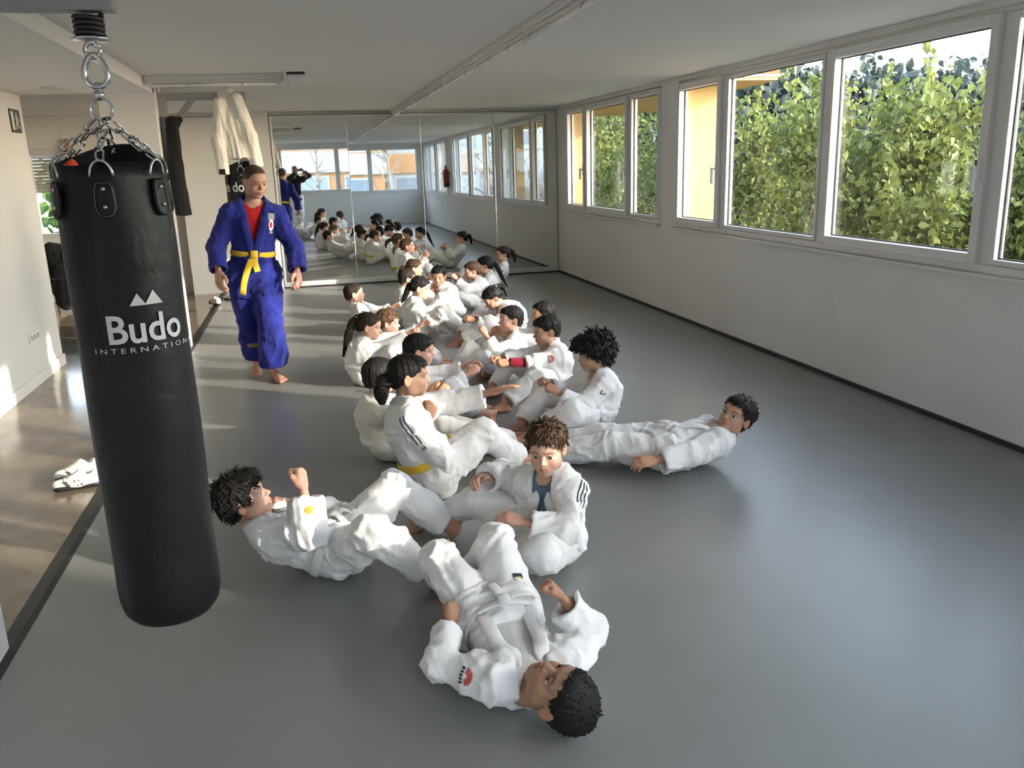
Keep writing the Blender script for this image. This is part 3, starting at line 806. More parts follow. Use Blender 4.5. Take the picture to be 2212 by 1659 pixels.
def glass(name, tint=(.97, .98, .98), ior=1.45, gain=1.0):
    m = bpy.data.materials.new(name); m.use_nodes = True; nt = m.node_tree; nt.nodes.clear()
    o = nt.nodes.new('ShaderNodeOutputMaterial'); t = nt.nodes.new('ShaderNodeBsdfTransparent'); g = nt.nodes.new('ShaderNodeBsdfGlossy'); x = nt.nodes.new('ShaderNodeMixShader'); f = nt.nodes.new('ShaderNodeLayerWeight')
    pw = nt.nodes.new('ShaderNodeMath'); pw.operation = 'POWER'; pw.inputs[1].default_value = 4.; ml = nt.nodes.new('ShaderNodeMath'); ml.operation = 'MULTIPLY_ADD'; ml.inputs[1].default_value = .45; ml.inputs[2].default_value = .022
    t.inputs['Color'].default_value = tint+(1,); g.inputs['Roughness'].default_value = .02; f.inputs['Blend'].default_value = .5
    nt.links.new(f.outputs['Facing'], pw.inputs[0]); nt.links.new(pw.outputs[0], ml.inputs[0]); nt.links.new(ml.outputs[0], x.inputs[0])
    nt.links.new(t.outputs[0], x.inputs[1]); nt.links.new(g.outputs[0], x.inputs[2]); nt.links.new(x.outputs[0], o.inputs[0]); M[name] = m
glass('window_glass')
mat('mirror_silver', (.80, .82, .80), .015, metal=1.)

# ---------------------------------------------------------------- mesh helpers
class MB(Parts):
    def box(s, lo, hi, m=0, bev=0):
        x0, y0, z0 = lo; x1, y1, z1 = hi
        V = np.array([(x0,y0,z0),(x1,y0,z0),(x1,y1,z0),(x0,y1,z0),(x0,y0,z1),(x1,y0,z1),(x1,y1,z1),(x0,y1,z1)], float)
        F = np.array([(0,3,2,1),(4,5,6,7),(0,1,5,4),(1,2,6,5),(2,3,7,6),(3,0,4,7)])
        s.add(V, [F], m); return s
    def obox(s, c, R, half, m=0):
        c = np.asarray(c, float); h = np.asarray(half, float)
        V = np.array([c+R @ (h*np.array(q)) for q in ((-1,-1,-1),(1,-1,-1),(1,1,-1),(-1,1,-1),(-1,-1,1),(1,-1,1),(1,1,1),(-1,1,1))])
        s.add(V, [np.array([(0,3,2,1),(4,5,6,7),(0,1,5,4),(1,2,6,5),(2,3,7,6),(3,0,4,7)])], m); return s
    def bar(s, a, b, w, h, up=(0,0,1), m=0):
        a, b = np.asarray(a, float), np.asarray(b, float); R = frame(b-a, up); s.obox((a+b)/2, R, (w/2, np.linalg.norm(b-a)/2, h/2), m); return s
    def tube(s, pts, r, n=8, m=0, cap=True):
        v, f = tube_vf(pts, r, n, cap); s.add(v, f, m); return s
    def lathe(s, prof, c, n=32, m=0, R=None):
        """prof [(r,z)] turned about the axis through c"""
        V = []; c = np.asarray(c, float)
        for r, z in prof:
            for i in range(n):
                a = 2*math.pi*i/n; q = A3(r*math.cos(a), r*math.sin(a), z); V.append(c+(R @ q if R is not None else q))
        F = [(j*n+i, j*n+(i+1) % n, (j+1)*n+(i+1) % n, (j+1)*n+i) for j in range(len(prof)-1) for i in range(n)]
        s.add(np.array(V), [np.array(F)], m); return s
    def build(s, name, mats, parent=None, smooth=False, bevel=0):
        if not isinstance(mats, (list, tuple)): mats = [mats]
        o = link(name, s.mesh(name, [M[q] for q in mats], (0,0,0), smooth, False), parent)
        if bevel:
            b = o.modifiers.new('b', 'BEVEL'); b.width = bevel; b.segments = 2; b.limit_method = 'ANGLE'
        return o
def tag(o, label=None, cat=None, group=None, kind=None):
    if label: o['label'] = label
    if cat: o['category'] = cat
    if group: o['group'] = group
    if kind: o['kind'] = kind
    return o
def empty(name, loc):
    o = bpy.data.objects.new(name, None); COL.objects.link(o); o.location = loc; o.empty_display_size = .1; return o
def S(name, mb, mats, label, **k): return tag(mb.build(name, mats, **k), label, kind='structure')
def sub(o, root):   # parent o (built in world coordinates) under root placed elsewhere
    o.parent = root; o.matrix_parent_inverse = Matrix.Translation(-Vector(root.location)); return o

XR, YM, XL, ZC, YB = 3.87, 12.85, -1.16, 2.48, -1.90      # right wall, mirror, mat edge, ceiling, back wall
# ---------------------------------------------------------------- floors, ceiling, walls
S('floor', MB().box((XL, YB-.2, -.12), (XR+.2, YM+.2, 0)), 'mat_vinyl', 'wide grey vinyl training mat covering the hall floor')
m = MB(); m.add(np.array([(XL,YB,0),(XL,YM+.1,0),(XL-.03,YM+.1,0),(XL-.03,YB,0),(XL-.095,YM+.1,-.018),(XL-.095,YB,-.018)], float), [np.array([(0,1,2,3),(3,2,4,5)])]); m.box((XL-.095, YB, -.1), (XL+.001, YM+.1, -.019))
S('trim_1', m, 'mat_edge', 'black ramped edge strip along the left side of the mat')
S('floor_hall', MB().box((-7, YB-.2, -.14), (XL-.09, 13.3, -.02)), 'concrete', 'polished brown concrete floor beyond the mat edge')
S('ceiling', MB().box((XL-.04, YB-.2, ZC), (XR+.25, YM+.6, ZC+.12)).box((-7, 8.52, ZC+.001), (XL-.03, 13.4, ZC+.12)), 'ceiling_white', 'flat off-white ceiling of the training room')
S('ceiling_soffit', MB().box((-7, YB-.2, 2.38), (XL-.04, 8.52, ZC+.12)), 'ceiling_white', 'lowered white ceiling over the corridor on the left')
WIN = [('window_1', 12.32, 8.92, [(12.27, 11.46, 'o'), (11.40, 9.86, 'o'), (9.80, 8.97, 'f')]),
       ('window_2', 8.50, 3.50, [(8.45, 7.50, 'o'), (7.42, 5.90, 'f'), (5.80, 4.22, 'o'), (4.14, 3.55, 'f')]),
       ('window_3', 2.76, -1.50, [(2.70, 2.06, 'o'), (1.98, .80, 'f'), (.72, -.66, 'o'), (-.74, -1.45, 'f')])]
w = MB().box((XR, YB-.2, -.1), (XR+.24, YM+.2, .985)).box((XR, YB-.2, 2.44), (XR+.24, YM+.2, ZC+.1))
for a, b in ((12.32, YM+.2), (8.50, 8.92), (2.76, 3.50), (YB-.2, -1.50)): w.box((XR, a, .985), (XR+.24, b, 2.44))
wr = S('wall_right', w, 'plaster', 'long white wall under and between the right-hand windows')
S('baseboard_right', MB().box((XR-.022, YB, 0), (XR, YM-.02, .030)), 'mat_edge', 'thin black strip where the mat meets the right wall', bevel=.004)

def window(name, y0, y1, secs, x=XR, flip=False, zb=1.0, zt=2.425, label=''):
    """aluminium window in a wall x=const (or y=const when flip); y0>y1"""
    def T(v): return v if not flip else np.stack([v[:,1], np.full(len(v), 0.)+v[:,0]-x, v[:,2]], 1)
    root = empty(name, (x, (y0+y1)/2, zb)); tag(root, label, kind='structure')
    ch = []
    f = MB(); d0, d1 = x-.012, x+.075
    f.box((d0, y1, zb-.03), (d1, y1+.045, zt)).box((d0, y0-.045, zb-.03), (d1, y0, zt)).box((d0, y1+.045, zb-.03), (d1, y0-.045, zb+.022)).box((d0, y1+.045, zt-.022), (d1, y0-.045, zt))
    for i in range(len(secs)-1):
        a, b = secs[i][1], secs[i+1][0]; c = (a+b)/2; f.box((d0+.005, c-.045, zb+.022), (d1-.005, c+.045, zt-.022))
    ch.append(f.build('frame', 'alu_white', bevel=.004))
    s = MB(); s.box((x-.05, y1-.02, zb-.052), (x+.01, y0+.02, zb-.030)); ch.append(s.build('sill', 'alu_white', bevel=.004))
    for i, (a, b, t) in enumerate(secs):
        a, b = max(a, b), min(a, b); pr = .030 if t == 'o' else .004; bw = .062 if t == 'o' else .034
        z0, z1 = (zb+.018, zt-.018) if t == 'o' else (zb+.024, zt-.024)
        q = MB(); e0, e1 = x-.012-pr, x+.05
        q.box((e0, b, z0), (e1, b+bw, z1)).box((e0, a-bw, z0), (e1, a, z1)).box((e0, b+bw, z0), (e1, a-bw, z0+bw)).box((e0, b+bw, z1-bw), (e1, a-bw, z1))
        so = q.build('sash', 'alu_white', bevel=.005); ch.append(so)
        g = MB(); gw = .007
        g.box((x+.018, b+bw, z0+bw), (x+.030, b+bw+gw, z1-bw)).box((x+.018, a-bw-gw, z0+bw), (x+.030, a-bw, z1-bw)).box((x+.018, b+bw, z1-bw-gw), (x+.030, a-bw, z1-bw)).box((x+.018, b+bw, z0+bw), (x+.030, a-bw, z0+bw+gw))
        go = g.build('gasket', 'gasket'); go.parent = so
        p = MB().box((x+.022, b+bw-.002, z0+bw-.002), (x+.027, a-bw+.002, z1-bw+.002)).build('pane', 'window_glass'); p.parent = so
        if t == 'o':
            yh = b+bw*.5; hz = (zb+zt)/2-.16; h = MB(); h.box((e0-.010, yh-.013, hz-.055), (e0+.002, yh+.013, hz+.075))
            h.tube(np.array([(e0-.008, yh, hz+.02), (e0-.045, yh, hz+.02)]), .009, 8); h.box((e0-.056, yh-.011, hz-.115), (e0-.036, yh+.011, hz+.032))
            ho = h.build('handle', 'alu_white', bevel=.004); ho.parent = so
    for o in ch: sub(o, root)
    return root
labs = ['three-light white window nearest the mirror', 'four-light white window facing the green trees', 'white window on the right wall nearest the back wall']
for (n, a, b, secs), l in zip(WIN, labs): window(n, a, b, secs, label=l)

# back wall with its long window (seen in the mirror)
def yz_to_xz(o):  # turn something modelled on the plane x=0 onto the back wall
    pass
bw = MB().box((-7, YB-.2, -.1), (XR+.24, YB, 1.0)).box((-7, YB-.2, 2.36), (XR+.24, YB, ZC+.1)).box((3.70, YB-.2, 1.0), (XR+.24, YB, 2.36)).box((-7, YB-.2, 1.0), (-1.30, YB, 2.36))
S('wall_back', bw, 'plaster', 'white wall behind the photographer below a long window')
r4 = empty('window_4', (.7, YB, 1.0)); tag(r4, 'long four-light window in the back wall, seen in the mirror', kind='structure')
f = MB(); ya, yb_ = YB-.07, YB+.012
xs = [-2.30, -.62, -.48, 1.10, 1.24, 2.10, 2.24, 3.70]
f.box((-1.30, ya, .97), (3.70, yb_, 1.06)).box((-1.30, ya, 2.28), (3.70, yb_, 2.37)).box((-1.30, ya, 1.06), (-1.22, yb_, 2.28)).box((3.62, ya, 1.06), (3.70, yb_, 2.28))
for c in (-.55, 1.17, 2.17): f.box((c-.07, ya, 1.06), (c+.07, yb_, 2.28))
sub(f.build('frame', 'alu_white', bevel=.004), r4)
for a, b in ((-1.22, -.62), (-.48, 1.10), (1.24, 2.10), (2.24, 3.62)): sub(MB().box((a, YB-.030, 1.06), (b, YB-.024, 2.28)).build('pane', 'window_glass'), r4)
# far wall, mirror
S('wall_far', MB().box((-1.62, YM+.03, -.1), (XR+.24, YM+.25, ZC+.1)), 'plaster_warm', 'white end wall carrying the big mirror')
mr = empty('wall_mirror', (1.76, YM, 0)); tag(mr, 'big wall mirror of four tall panels on the end wall', 'mirror')
PX = [-.315, .715, 1.78, 2.88, XR-.02]
for i in range(4):
    tl = (.000, .0025, .0035, .0045)[i]
    v = []
    for (x, z) in ((PX[i]+.0015, .085), (PX[i+1]-.0015, .085), (PX[i+1]-.0015, 2.40), (PX[i]+.0015, 2.40)): v.append((x, YM+(z-.085)*tl, z))
    v = np.array(v); b = v+A3(0, .006, 0); m = MB(); m.add(np.vstack([v, b]), [np.array([(0,1,2,3),(5,4,7,6),(1,5,6,2),(4,0,3,7),(3,2,6,7),(0,4,5,1)])])
    sub(m.build('mirror_panel', 'mirror_silver'), mr)
for x in PX[1:4]: sub(MB().box((x-.004, YM-.004, .085), (x+.004, YM+.02, 2.40)).build('seam_strip', 'alu_white'), mr)
sub(MB().box((-.345, YM-.03, .018), (XR-.004, YM+.03, .085)).build('bottom_rail', 'alu_white', bevel=.006), mr)
sub(MB().box((-.345, YM-.018, .085), (-.315, YM+.03, 2.42)).build('side_rail', 'alu_white', bevel=.005), mr)
sub(MB().box((-.345, YM-.006, 2.40), (XR-.004, YM+.03, 2.425)).build('top_rail', 'alu_white', bevel=.004), mr)
S('trim_2', MB().box((-.36, YM-.04, 0), (XR-.004, YM+.03, .016)), 'mat_edge', 'black line under the mirror rail')
S('trim_3', MB().box((-1.62, YM-.004, 2.425), (XR, YM+.04, 2.44)), 'steel_grey', 'thin grey line along the top of the end wall')
S('wall_pier', MB().box((-.62, YM-.10, -.02), (-.36, YM+.05, ZC)), 'plaster_warm', 'narrow white pier beside the mirror')
# left hall
S('wall_left', MB().box((-2.55, YB-.2, -.1), (-2.31, 8.55, 2.40)), 'plaster_hall', 'white wall at the far left of the corridor')
S('baseboard_left', MB().box((-2.31, YB, -.02), (-2.292, 8.56, .075)).box((-2.55, 8.55, -.02), (-2.292, 8.567, .075)), 'skirting_white', 'low white skirting board on the corridor wall', bevel=.004)
S('wall_hall', MB().box((-7, 13.05, -.1), (-3.95, 13.3, 2.6)).box((-3.95, 13.05, -.1), (-3.06, 13.3, .86)).box((-3.95, 13.05, 2.37), (-3.06, 13.3, 2.6)).box((-3.06, 13.05, -.1), (-1.55, 13.3, 2.6)).box((-7, 8.5, -.1), (-6.8, 13.3, 2.6)).box((-7, 8.35, -.1), (-2.5, 8.55, 2.6)), 'plaster_warm', 'back wall of the side room beyond the corridor')
S('wall_column_far', MB().box((-1.66, 8.45, -.1), (-1.20, 8.93, ZC)), 'plaster_hall', 'square white column beside the grey bracket')
S('wall_column_near', MB().box((-1.66, 2.62, -.1), (-1.20, 3.16, ZC)), 'plaster_hall', 'white column at the lower left beside the mat edge')
r5 = empty('window_5', (-3.5, 13.05, .86)); tag(r5, 'side-room window with a half-lowered roller shutter', kind='structure')
f = MB(); f.box((-3.95, 13.03, .86), (-3.06, 13.12, .93)).box((-3.95, 13.03, 1.97), (-3.06, 13.12, 2.06)).box((-3.95, 13.03, .93), (-3.88, 13.12, 1.97)).box((-3.13, 13.03, .93), (-3.06, 13.12, 1.97)).box((-3.62, 13.03, .93), (-3.52, 13.12, 1.97)); sub(f.build('frame', 'alu_white', bevel=.004), r5)
sub(MB().box((-3.95, 13.02, 2.06), (-3.06, 13.10, 2.37)).build('shutter_box', 'plaster_warm', bevel=.006), r5)
for i in range(11): sub(MB().box((-3.88, 13.145, 1.93-i*.045), (-3.13, 13.155, 1.972-i*.045)).build('slat', 'shutter_grey', bevel=.003), r5)
for a, b in ((-3.88, -3.62), (-3.52, -3.13)): sub(MB().box((a, 13.10, .93), (b, 13.106, 1.97)).build('pane', 'window_glass'), r5)
# exterior parts of the building
S('wall_fin', MB().box((XR+.24, 8.52, -3), (4.37, 8.90, 2.40)).box((XR+.08, 8.485, 1.0), (4.37, 8.53, 2.40)), 'yellow_render', 'sunlit yellow rendered fin outside the large window')
S('wall_fin', MB().box((XR+.24, 12.38, -3), (4.25, 12.75, 2.40)).box((XR+.08, 12.305, 1.0), (4.25, 12.39, 2.40)), 'yellow_render', 'yellow rendered fin outside the window by the mirror')
S('wall_outer', MB().box((XR+.24, YB-.2, -4), (XR+.27, 13.2, .98)), 'yellow_render', 'yellow outer wall below the windows')
def prism(poly, z0, z1):
    n = len(poly); m = MB(); V = [(x, y, z0) for x, y in poly]+[(x, y, z1) for x, y in poly]
    m.add(np.array(V, float), [np.array([(i, (i+1) % n, n+(i+1) % n, n+i) for i in range(n)]), np.array([(0, i+1, i) for i in range(1, n-1)]+[(n, n+i, n+i+1) for i in range(1, n-1)])]); return m
S('ceiling_balcony', prism([(XR+.24, 7.95), (4.68, 7.95), (5.55, 14.0), (XR+.24, 14.0)], 2.40, 2.43), 'yellow_render', 'yellow underside of the balcony above the windows')
par = S('wall_parapet', prism([(XR+.24, 7.93), (4.70, 7.93), (5.57, 14.0), (5.50, 14.0), (4.63, 8.02), (XR+.24, 8.02)], 2.43, 2.455), 'slab_trim', 'pale edge of the balcony slab')
for j in range(3):
    for i in range(3): MB().box((XR+.26+i*.19, 7.94, 2.458+j*.065), (XR+.26+i*.19+.184, 8.04, 2.458+j*.065+.06)).build('brick', 'red_brick', par, bevel=.004)
# ---------------------------------------------------------------- lettering
def text_polys(txt, bold=False, size=1.):
    cu = bpy.data.curves.new('t', 'FONT'); cu.body = txt; cu.size = size; cu.resolution_u = 3; cu.align_x = 'CENTER'
    if bold: cu.offset = .018
    o = bpy.data.objects.new('t', cu); COL.objects.link(o); bpy.context.view_layer.update()
    me = bpy.data.meshes.new_from_object(o.evaluated_get(bpy.context.evaluated_depsgraph_get()))
    polys = [[tuple(me.vertices[i].co[:2]) for i in p.vertices] for p in me.polygons]
    bpy.data.objects.remove(o); bpy.data.meshes.remove(me); return polys
def wrap_text(polys, c, R, ang0, z0, h, sx=1., off=.002):
    """letters bent round a vertical cylinder; ang0 is where x=0 lies, left to right seen from outside"""
    P = Parts()
    for poly in polys:
        V = [A3(c[0]+(R+off)*math.cos(ang0+x*h*sx/R), c[1]+(R+off)*math.sin(ang0+x*h*sx/R), z0+y*h) for x, y in poly]
        P.add(np.array(V), [np.array([[0, i, i+1] for i in range(1, len(V)-1)])])
    return P

# ---------------------------------------------------------------- punch bags
def link_mesh(L, W, r):
    pts = [];
    for i in range(13):
        a = 2*math.pi*i/12; x = W/2*math.cos(a); y = W/2*math.sin(a)+(L/2-W/2)*(1 if math.sin(a) > 0 else -1 if math.sin(a) < 0 else 0); pts.append((x, y, 0))
    v, f = tube_vf(np.array(pts), r, 6, False); p = Parts(); p.add(v, f); return p.mesh('chain_link', [M['chrome']], (0,0,0), True, False)
LINK = link_mesh(.062, .026, .0038)
def chain(p0, p1, root, L=.050):
    p0, p1 = A3(*p0), A3(*p1); n = max(1, int(round(np.linalg.norm(p1-p0)/L))); R0 = frame(p1-p0, (.3, .8, .2)); st = np.linalg.norm(p1-p0)/n
    ce = empty('chain', p0); sub(ce, root)
    for i in range(n):
        R = R0 @ (np.array([[0,0,1],[0,1,0],[-1,0,0]]) if i % 2 else np.eye(3))
        o = link('chain_link', LINK, ce); s = st/.050
        o.matrix_world = Matrix.Translation(Vector(p0+(p1-p0)*(i+.5)/n)) @ Matrix(R.tolist()).to_4x4() @ Matrix.Scale(s, 4)
        o.matrix_parent_inverse = Matrix.Translation(-Vector(root.location)-Vector(0*p0)) if False else Matrix()
        o.matrix_basis = Matrix.Translation(Vector(p0+(p1-p0)*(i+.5)/n)-Vector(p0)) @ Matrix(R.tolist()).to_4x4() @ Matrix.Scale(s, 4)
def punch_bag(cx, cy, zb, zt, R, zring, label, front):
    root = empty('punch_bag', (cx, cy, zb)); tag(root, label, 'punch bag')
    n = 72; prof = [(0, zb), (.55, zb+.004), (.80, zb+.018), (.93, zb+.045), (.985, zb+.085), (1., zb+.14)]
    zz = np.linspace(zb+.2, zt, 34); rows = [(r*R, z) for r, z in prof]+[(R*(1.0+.012*math.sin(z*9)), z) for z in zz]
    V = []
    for r, z in rows:
        for i in range(n):
            a = 2*math.pi*i/n+.35; k = max(0, (z-(zt-.30))/.30); pin = 1-.10*k*k*(1-math.cos(4*a))*.5-.05*k
            crease = 1-.012*max(0, (z-(zt-.7))/.7)*abs(math.sin(6*a+z*5))
            dz = (k**3*.060*max(0, math.sin(a))**1.5-k**3*.004*math.cos(3*a)) if k > 0 else 0
            V.append((cx+r*pin*crease*math.cos(a), cy+r*pin*crease*math.sin(a), z+dz))
    F = [(j*n+i, j*n+(i+1) % n, (j+1)*n+(i+1) % n, (j+1)*n+i) for j in range(len(rows)-1) for i in range(n)]
    t0 = (len(rows)-1)*n
    inner = len(V)
    for i in range(n): x, y, z = V[t0+i]; V.append((cx+(x-cx)*.955, cy+(y-cy)*.955, z-.004))
    for i in range(n): x, y, z = V[t0+i]; V.append((cx+(x-cx)*.90, cy+(y-cy)*.90, zt-.13))
    for i in range(n): V.append((cx, cy, zt-.10)) if i == 0 else None
    V = [v for v in V if v is not None]; ce_ = len(V)-1
    for i in range(n):
        j = (i+1) % n; F += [(t0+i, t0+j, inner+j, inner+i), (inner+i, inner+j, inner+n+j, inner+n+i), (inner+n+i, inner+n+j, ce_, ce_)]
    b = MB(); b.add(np.array(V), F); sub(b.build('bag_body', 'bag_leather', smooth=True), root)
    rim = zt
    for q in range(6):
        a = front+q*math.pi/3; d = A3(math.cos(a), math.sin(a), 0); t = A3(-math.sin(a), math.cos(a), 0)
        # leather tab with rivets, ring, chain
        tb = []; Rr = R*1.004
        for u, w in ((0, .020), (.02, .026), (.05, .029), (.08, .029), (.10, .022), (.108, .008)):
            z = rim-.045-u
            for sgn in (-1, -.4, .4, 1): tb.append(A3(cx, cy, z)+d*(Rr+.004)*math.cos(sgn*w/R)*(.955+.45*u)+t*(Rr+.004)*math.sin(sgn*w/R))
        tf = [(j*4+i, (j+1)*4+i, (j+1)*4+i+1, j*4+i+1) for j in range(5) for i in range(3)]
        m = MB(); m.add(np.array(tb), tf); o = m.build('strap_tab', 'bag_leather', smooth=True); sub(o, root); so = o.modifiers.new('s', 'SOLIDIFY'); so.thickness = .006; so.offset = 0
        edge = np.array([tb[j*4] for j in range(6)]+[tb[j*4+3] for j in range(5, -1, -1)]); c0 = edge.mean(0); edge = c0+(edge-c0)*.86+d*.006
        st = MB().tube(np.vstack([edge, edge[:1]]), .0012, 5, cap=False).build('stitching', 'stitch', o)
        st.matrix_parent_inverse = Matrix()
        for u in (.025, .075):
            p = A3(cx, cy, rim-.045-u)+d*(Rr*(.955+.45*u)+.008); v, f = sphere_vf((0,0,0), .0065, 10, 7); rv = MB(); rv.add(v*A3(1, 1, 1)+p, f); sub(rv.build('rivet', 'chrome', smooth=True), root)
        base = A3(cx, cy, rim-.035)+d*R*.97
        ring = [base+t*.030*math.cos(s)+(A3(0, 0, 1)*.95+d*.1)*.045*max(0, math.sin(s)) for s in np.linspace(0, math.pi, 14)]
        sub(MB().tube(np.array(ring), .004, 7).build('d_ring', 'chrome', smooth=True), root)
        top = base+A3(0, 0, .045)
        chain(A3(cx, cy, zring-.03)+d*.012, top, root)
    th = np.linspace(0, 2*math.pi, 25); ring = np.stack([cx+.030*np.cos(th), np.full(25, cy), zring+.030*np.sin(th)], 1); sub(MB().tube(ring, .0045, 8, cap=False).build('top_ring', 'chrome', smooth=True), root)
    return root
def spring_hanger(cx, cy, zarm, zring, label):
    root = empty('spring_hanger', (cx, cy, zarm)); tag(root, label, 'hanger')
    h = .060; t = np.linspace(0, 4.5*2*math.pi, 110); sub(MB().tube(np.stack([cx+.036*np.cos(t), cy+.036*np.sin(t), zarm-.008-h*t/t[-1]], 1), .0075, 8).build('spring', 'spring_black', smooth=True), root)
    z = zarm-h-.012; sub(MB().lathe([(0, z+.004), (.05, z+.003), (.054, z), (.05, z-.006), (0, z-.008)], (cx, cy, 0), 28).build('spring_plate', 'chrome', smooth=True), root)
    sub(MB().tube(np.array([(cx, cy, z), (cx, cy, z-.014)]), .010, 8).build('bolt', 'chrome', smooth=True), root)
    s = np.linspace(0, 2*math.pi, 25); e = z-.030; sub(MB().tube(np.stack([cx+.020*np.sin(s), np.full(25, cy), e+.020*np.cos(s)], 1), .0065, 8, cap=False).build('eye_bolt', 'chrome', smooth=True), root)
    L = e-.012-(zring+.062); mid = e-.012-L/2; p = np.stack([cx+.030*np.sin(s)*(1-.28*np.cos(s)), np.full(25, cy-.002), mid+(L/2)*np.cos(s)], 1); sub(MB().tube(p, .0085, 8, cap=False).build('carabiner', 'chrome', smooth=True), root)
    sub(MB().tube(np.array([(cx, cy, mid-L/2+.012), (cx+.002, cy, zring+.050)]), .008, 8).lathe([(0, zring+.052), (.013, zring+.050), (.015, zring+.040), (.009, zring+.026), (0, zring+.024)], (cx, cy, 0), 14).build('swivel', 'chrome', smooth=True), root)
def bracket(y, z, x1, zpost, label):
    root = empty('wall_bracket', (-1.2, y, zpost)); tag(root, label, 'bracket')
    sub(MB().box((-1.199, y-.035, zpost), (-1.129, y+.035, z+.07)).build('post', 'steel_grey', bevel=.004), root)
    sub(MB().box((-1.129, y-.033, z), (x1, y+.033, z+.068)).build('arm', 'steel_grey', bevel=.004), root)
    sub(MB().bar((-1.14, y, z-.27), (-.90, y, z+.01), .05, .05, (0, 1, 0)).build('brace', 'steel_grey', bevel=.004), root)
    sub(MB().box((-1.2, y-.06, z+.03), (-1.194, y+.06, z+.15)).build('wall_plate', 'steel_grey', bevel=.002), root)
bracket(2.8, 2.133, -.47, 1.35, 'grey steel wall bracket at the top left holding the near punch bag')
bracket(8.70, 2.335, -.42, 1.62, 'grey steel wall bracket with brace beside the far column')
spring_hanger(-.545, 2.8, 2.133, 1.868, 'black spring and steel carabiner above the near punch bag')
spring_hanger(-.53, 8.70, 2.335, 2.06, 'spring hanger under the far bracket behind the draped jacket')
BAG = punch_bag(-.545, 2.80, .235, 1.715, .162, 1.868, 'tall black leather punch bag hanging at the left foreground', -math.pi/2+.04)
BAG2 = punch_bag(-.53, 8.70, .04, 1.72, .160, 2.06, 'black punch bag hanging behind the man in blue', -math.pi/2)
P_ = wrap_text(text_polys('I N T E R N A T I O N A L'), (-.545, 2.80), .163, -math.pi/2+.54, 1.172, .022, 1.45); sub(link('lettering', P_.mesh('lettering', [M['print_white']], (0,0,0), False, False)), BAG)
P_ = wrap_text(text_polys('Budo', True), (-.545, 2.80), .163, -math.pi/2+.43, 1.202, .118, .92); sub(link('lettering', P_.mesh('lettering', [M['print_white']], (0,0,0), False, False)), BAG)
pk = [[(-1.1, 0), (-.55, .85), (0, 0)], [(-.1, 0), (.55, 1), (1.2, 0)]]
P_ = wrap_text(pk, (-.545, 2.80), .163, -math.pi/2+.47, 1.310, .042); sub(link('emblem', P_.mesh('emblem', [M['print_white']], (0,0,0), False, False)), BAG)
P_ = wrap_text(text_polys('è do', True), (-.53, 8.70), .161, -math.pi/2-.50, 1.50, .13, .85); sub(link('lettering', P_.mesh('lettering', [M['print_white']], (0,0,0), False, False)), BAG2)
# orange cloth stuffed in the bag
V, F = mesh_sdf([Cone((-.655, 2.80, 1.66), .030, (-.650, 2.80, 1.700), .022, .02), Cone((-.650, 2.80, 1.69), .020, (-.643, 2.795, 1.725), .006, .02), Cone((-.665, 2.80, 1.68), .02, (-.672, 2.80, 1.705), .008, .01)], .005)
tag(link('orange_cloth', make_mesh('orange_cloth', V, F, [M['orange_rag']])), 'bright orange cloth poking out of the near punch bag', 'cloth')

# ---------------------------------------------------------------- draped clothes on the far bracket
def fold_cloth(prims, vox, amp, seed, axis):
    V, F = mesh_sdf(prims, vox); N = vnormals(V, F); ax = nrm(axis); al = (V @ ax)[:, None]*ax; q = (V-al)*26+al*3+seed
    r = 1-2.4*np.abs(vnoise(q)); r2 = 1-2.4*np.abs(vnoise(q*1.9+5)); return V+N*(amp*(.7*r+.35*r2))[:, None], F
V, F = fold_cloth([Cone((-.60, 8.70, 2.36), .085, (-.56, 8.66, 2.10), .125, .06, flat=A3(0, 1, 0), fk=1.3), Cone((-.56, 8.66, 2.10), .125, (-.53, 8.62, 1.80), .150, .06, flat=A3(0, 1, 0), fk=1.5, cut=(0, 0, -1), hollow=.02),
                   Cone((-.66, 8.60, 2.30), .050, (-.70, 8.58, 1.95), .055, .04), Cone((-.70, 8.58, 1.95), .055, (-.69, 8.58, 1.66), .050, .04, cut=True, hollow=.012), Cone((-.50, 8.62, 2.34), .05, (-.42, 8.60, 1.98), .06, .04), Cone((-.42, 8.60, 1.98), .06, (-.38, 8.60, 1.72), .06, .04, cut=True, hollow=.012),
                   Cone((-.585, 8.47, 2.26), .03, (-.60, 8.45, 2.05), .030, .02, sub=True), Cone((-.60, 8.46, 2.05), .012, (-.555, 8.46, 1.88), .020, .02, sub=True)], .011, .012, 3, (.1, 0, -1))
o = tag(link('hanging_jacket', make_mesh('hanging_jacket', V, F, [M['gi_cream']])), 'cream training jacket draped over the far bracket arm', 'jacket')
m = MB().box((-.72, 8.515, 1.66), (-.665, 8.521, 1.71)).build('label_patch', 'black_cloth', o)
V, F = fold_cloth([Cone((-1.09, 8.60, 2.14), .05, (-1.11, 8.60, 1.75), .062, .04, flat=A3(0, 1, 0), fk=1.4), Cone((-1.11, 8.60, 1.75), .062, (-1.085, 8.60, 1.30), .070, .04, flat=A3(0, 1, 0), fk=1.4, cut=(0, 0, -1)), Cone((-1.03, 8.62, 2.16), .03, (-1.09, 8.62, 2.10), .04, .02)], .011, .010, 8, (0, 0, 1))
tag(link('hanging_trousers', make_mesh('hanging_trousers', V, F, [M['black_cloth']])), 'black garment hanging down beside the far bracket post', 'clothing')

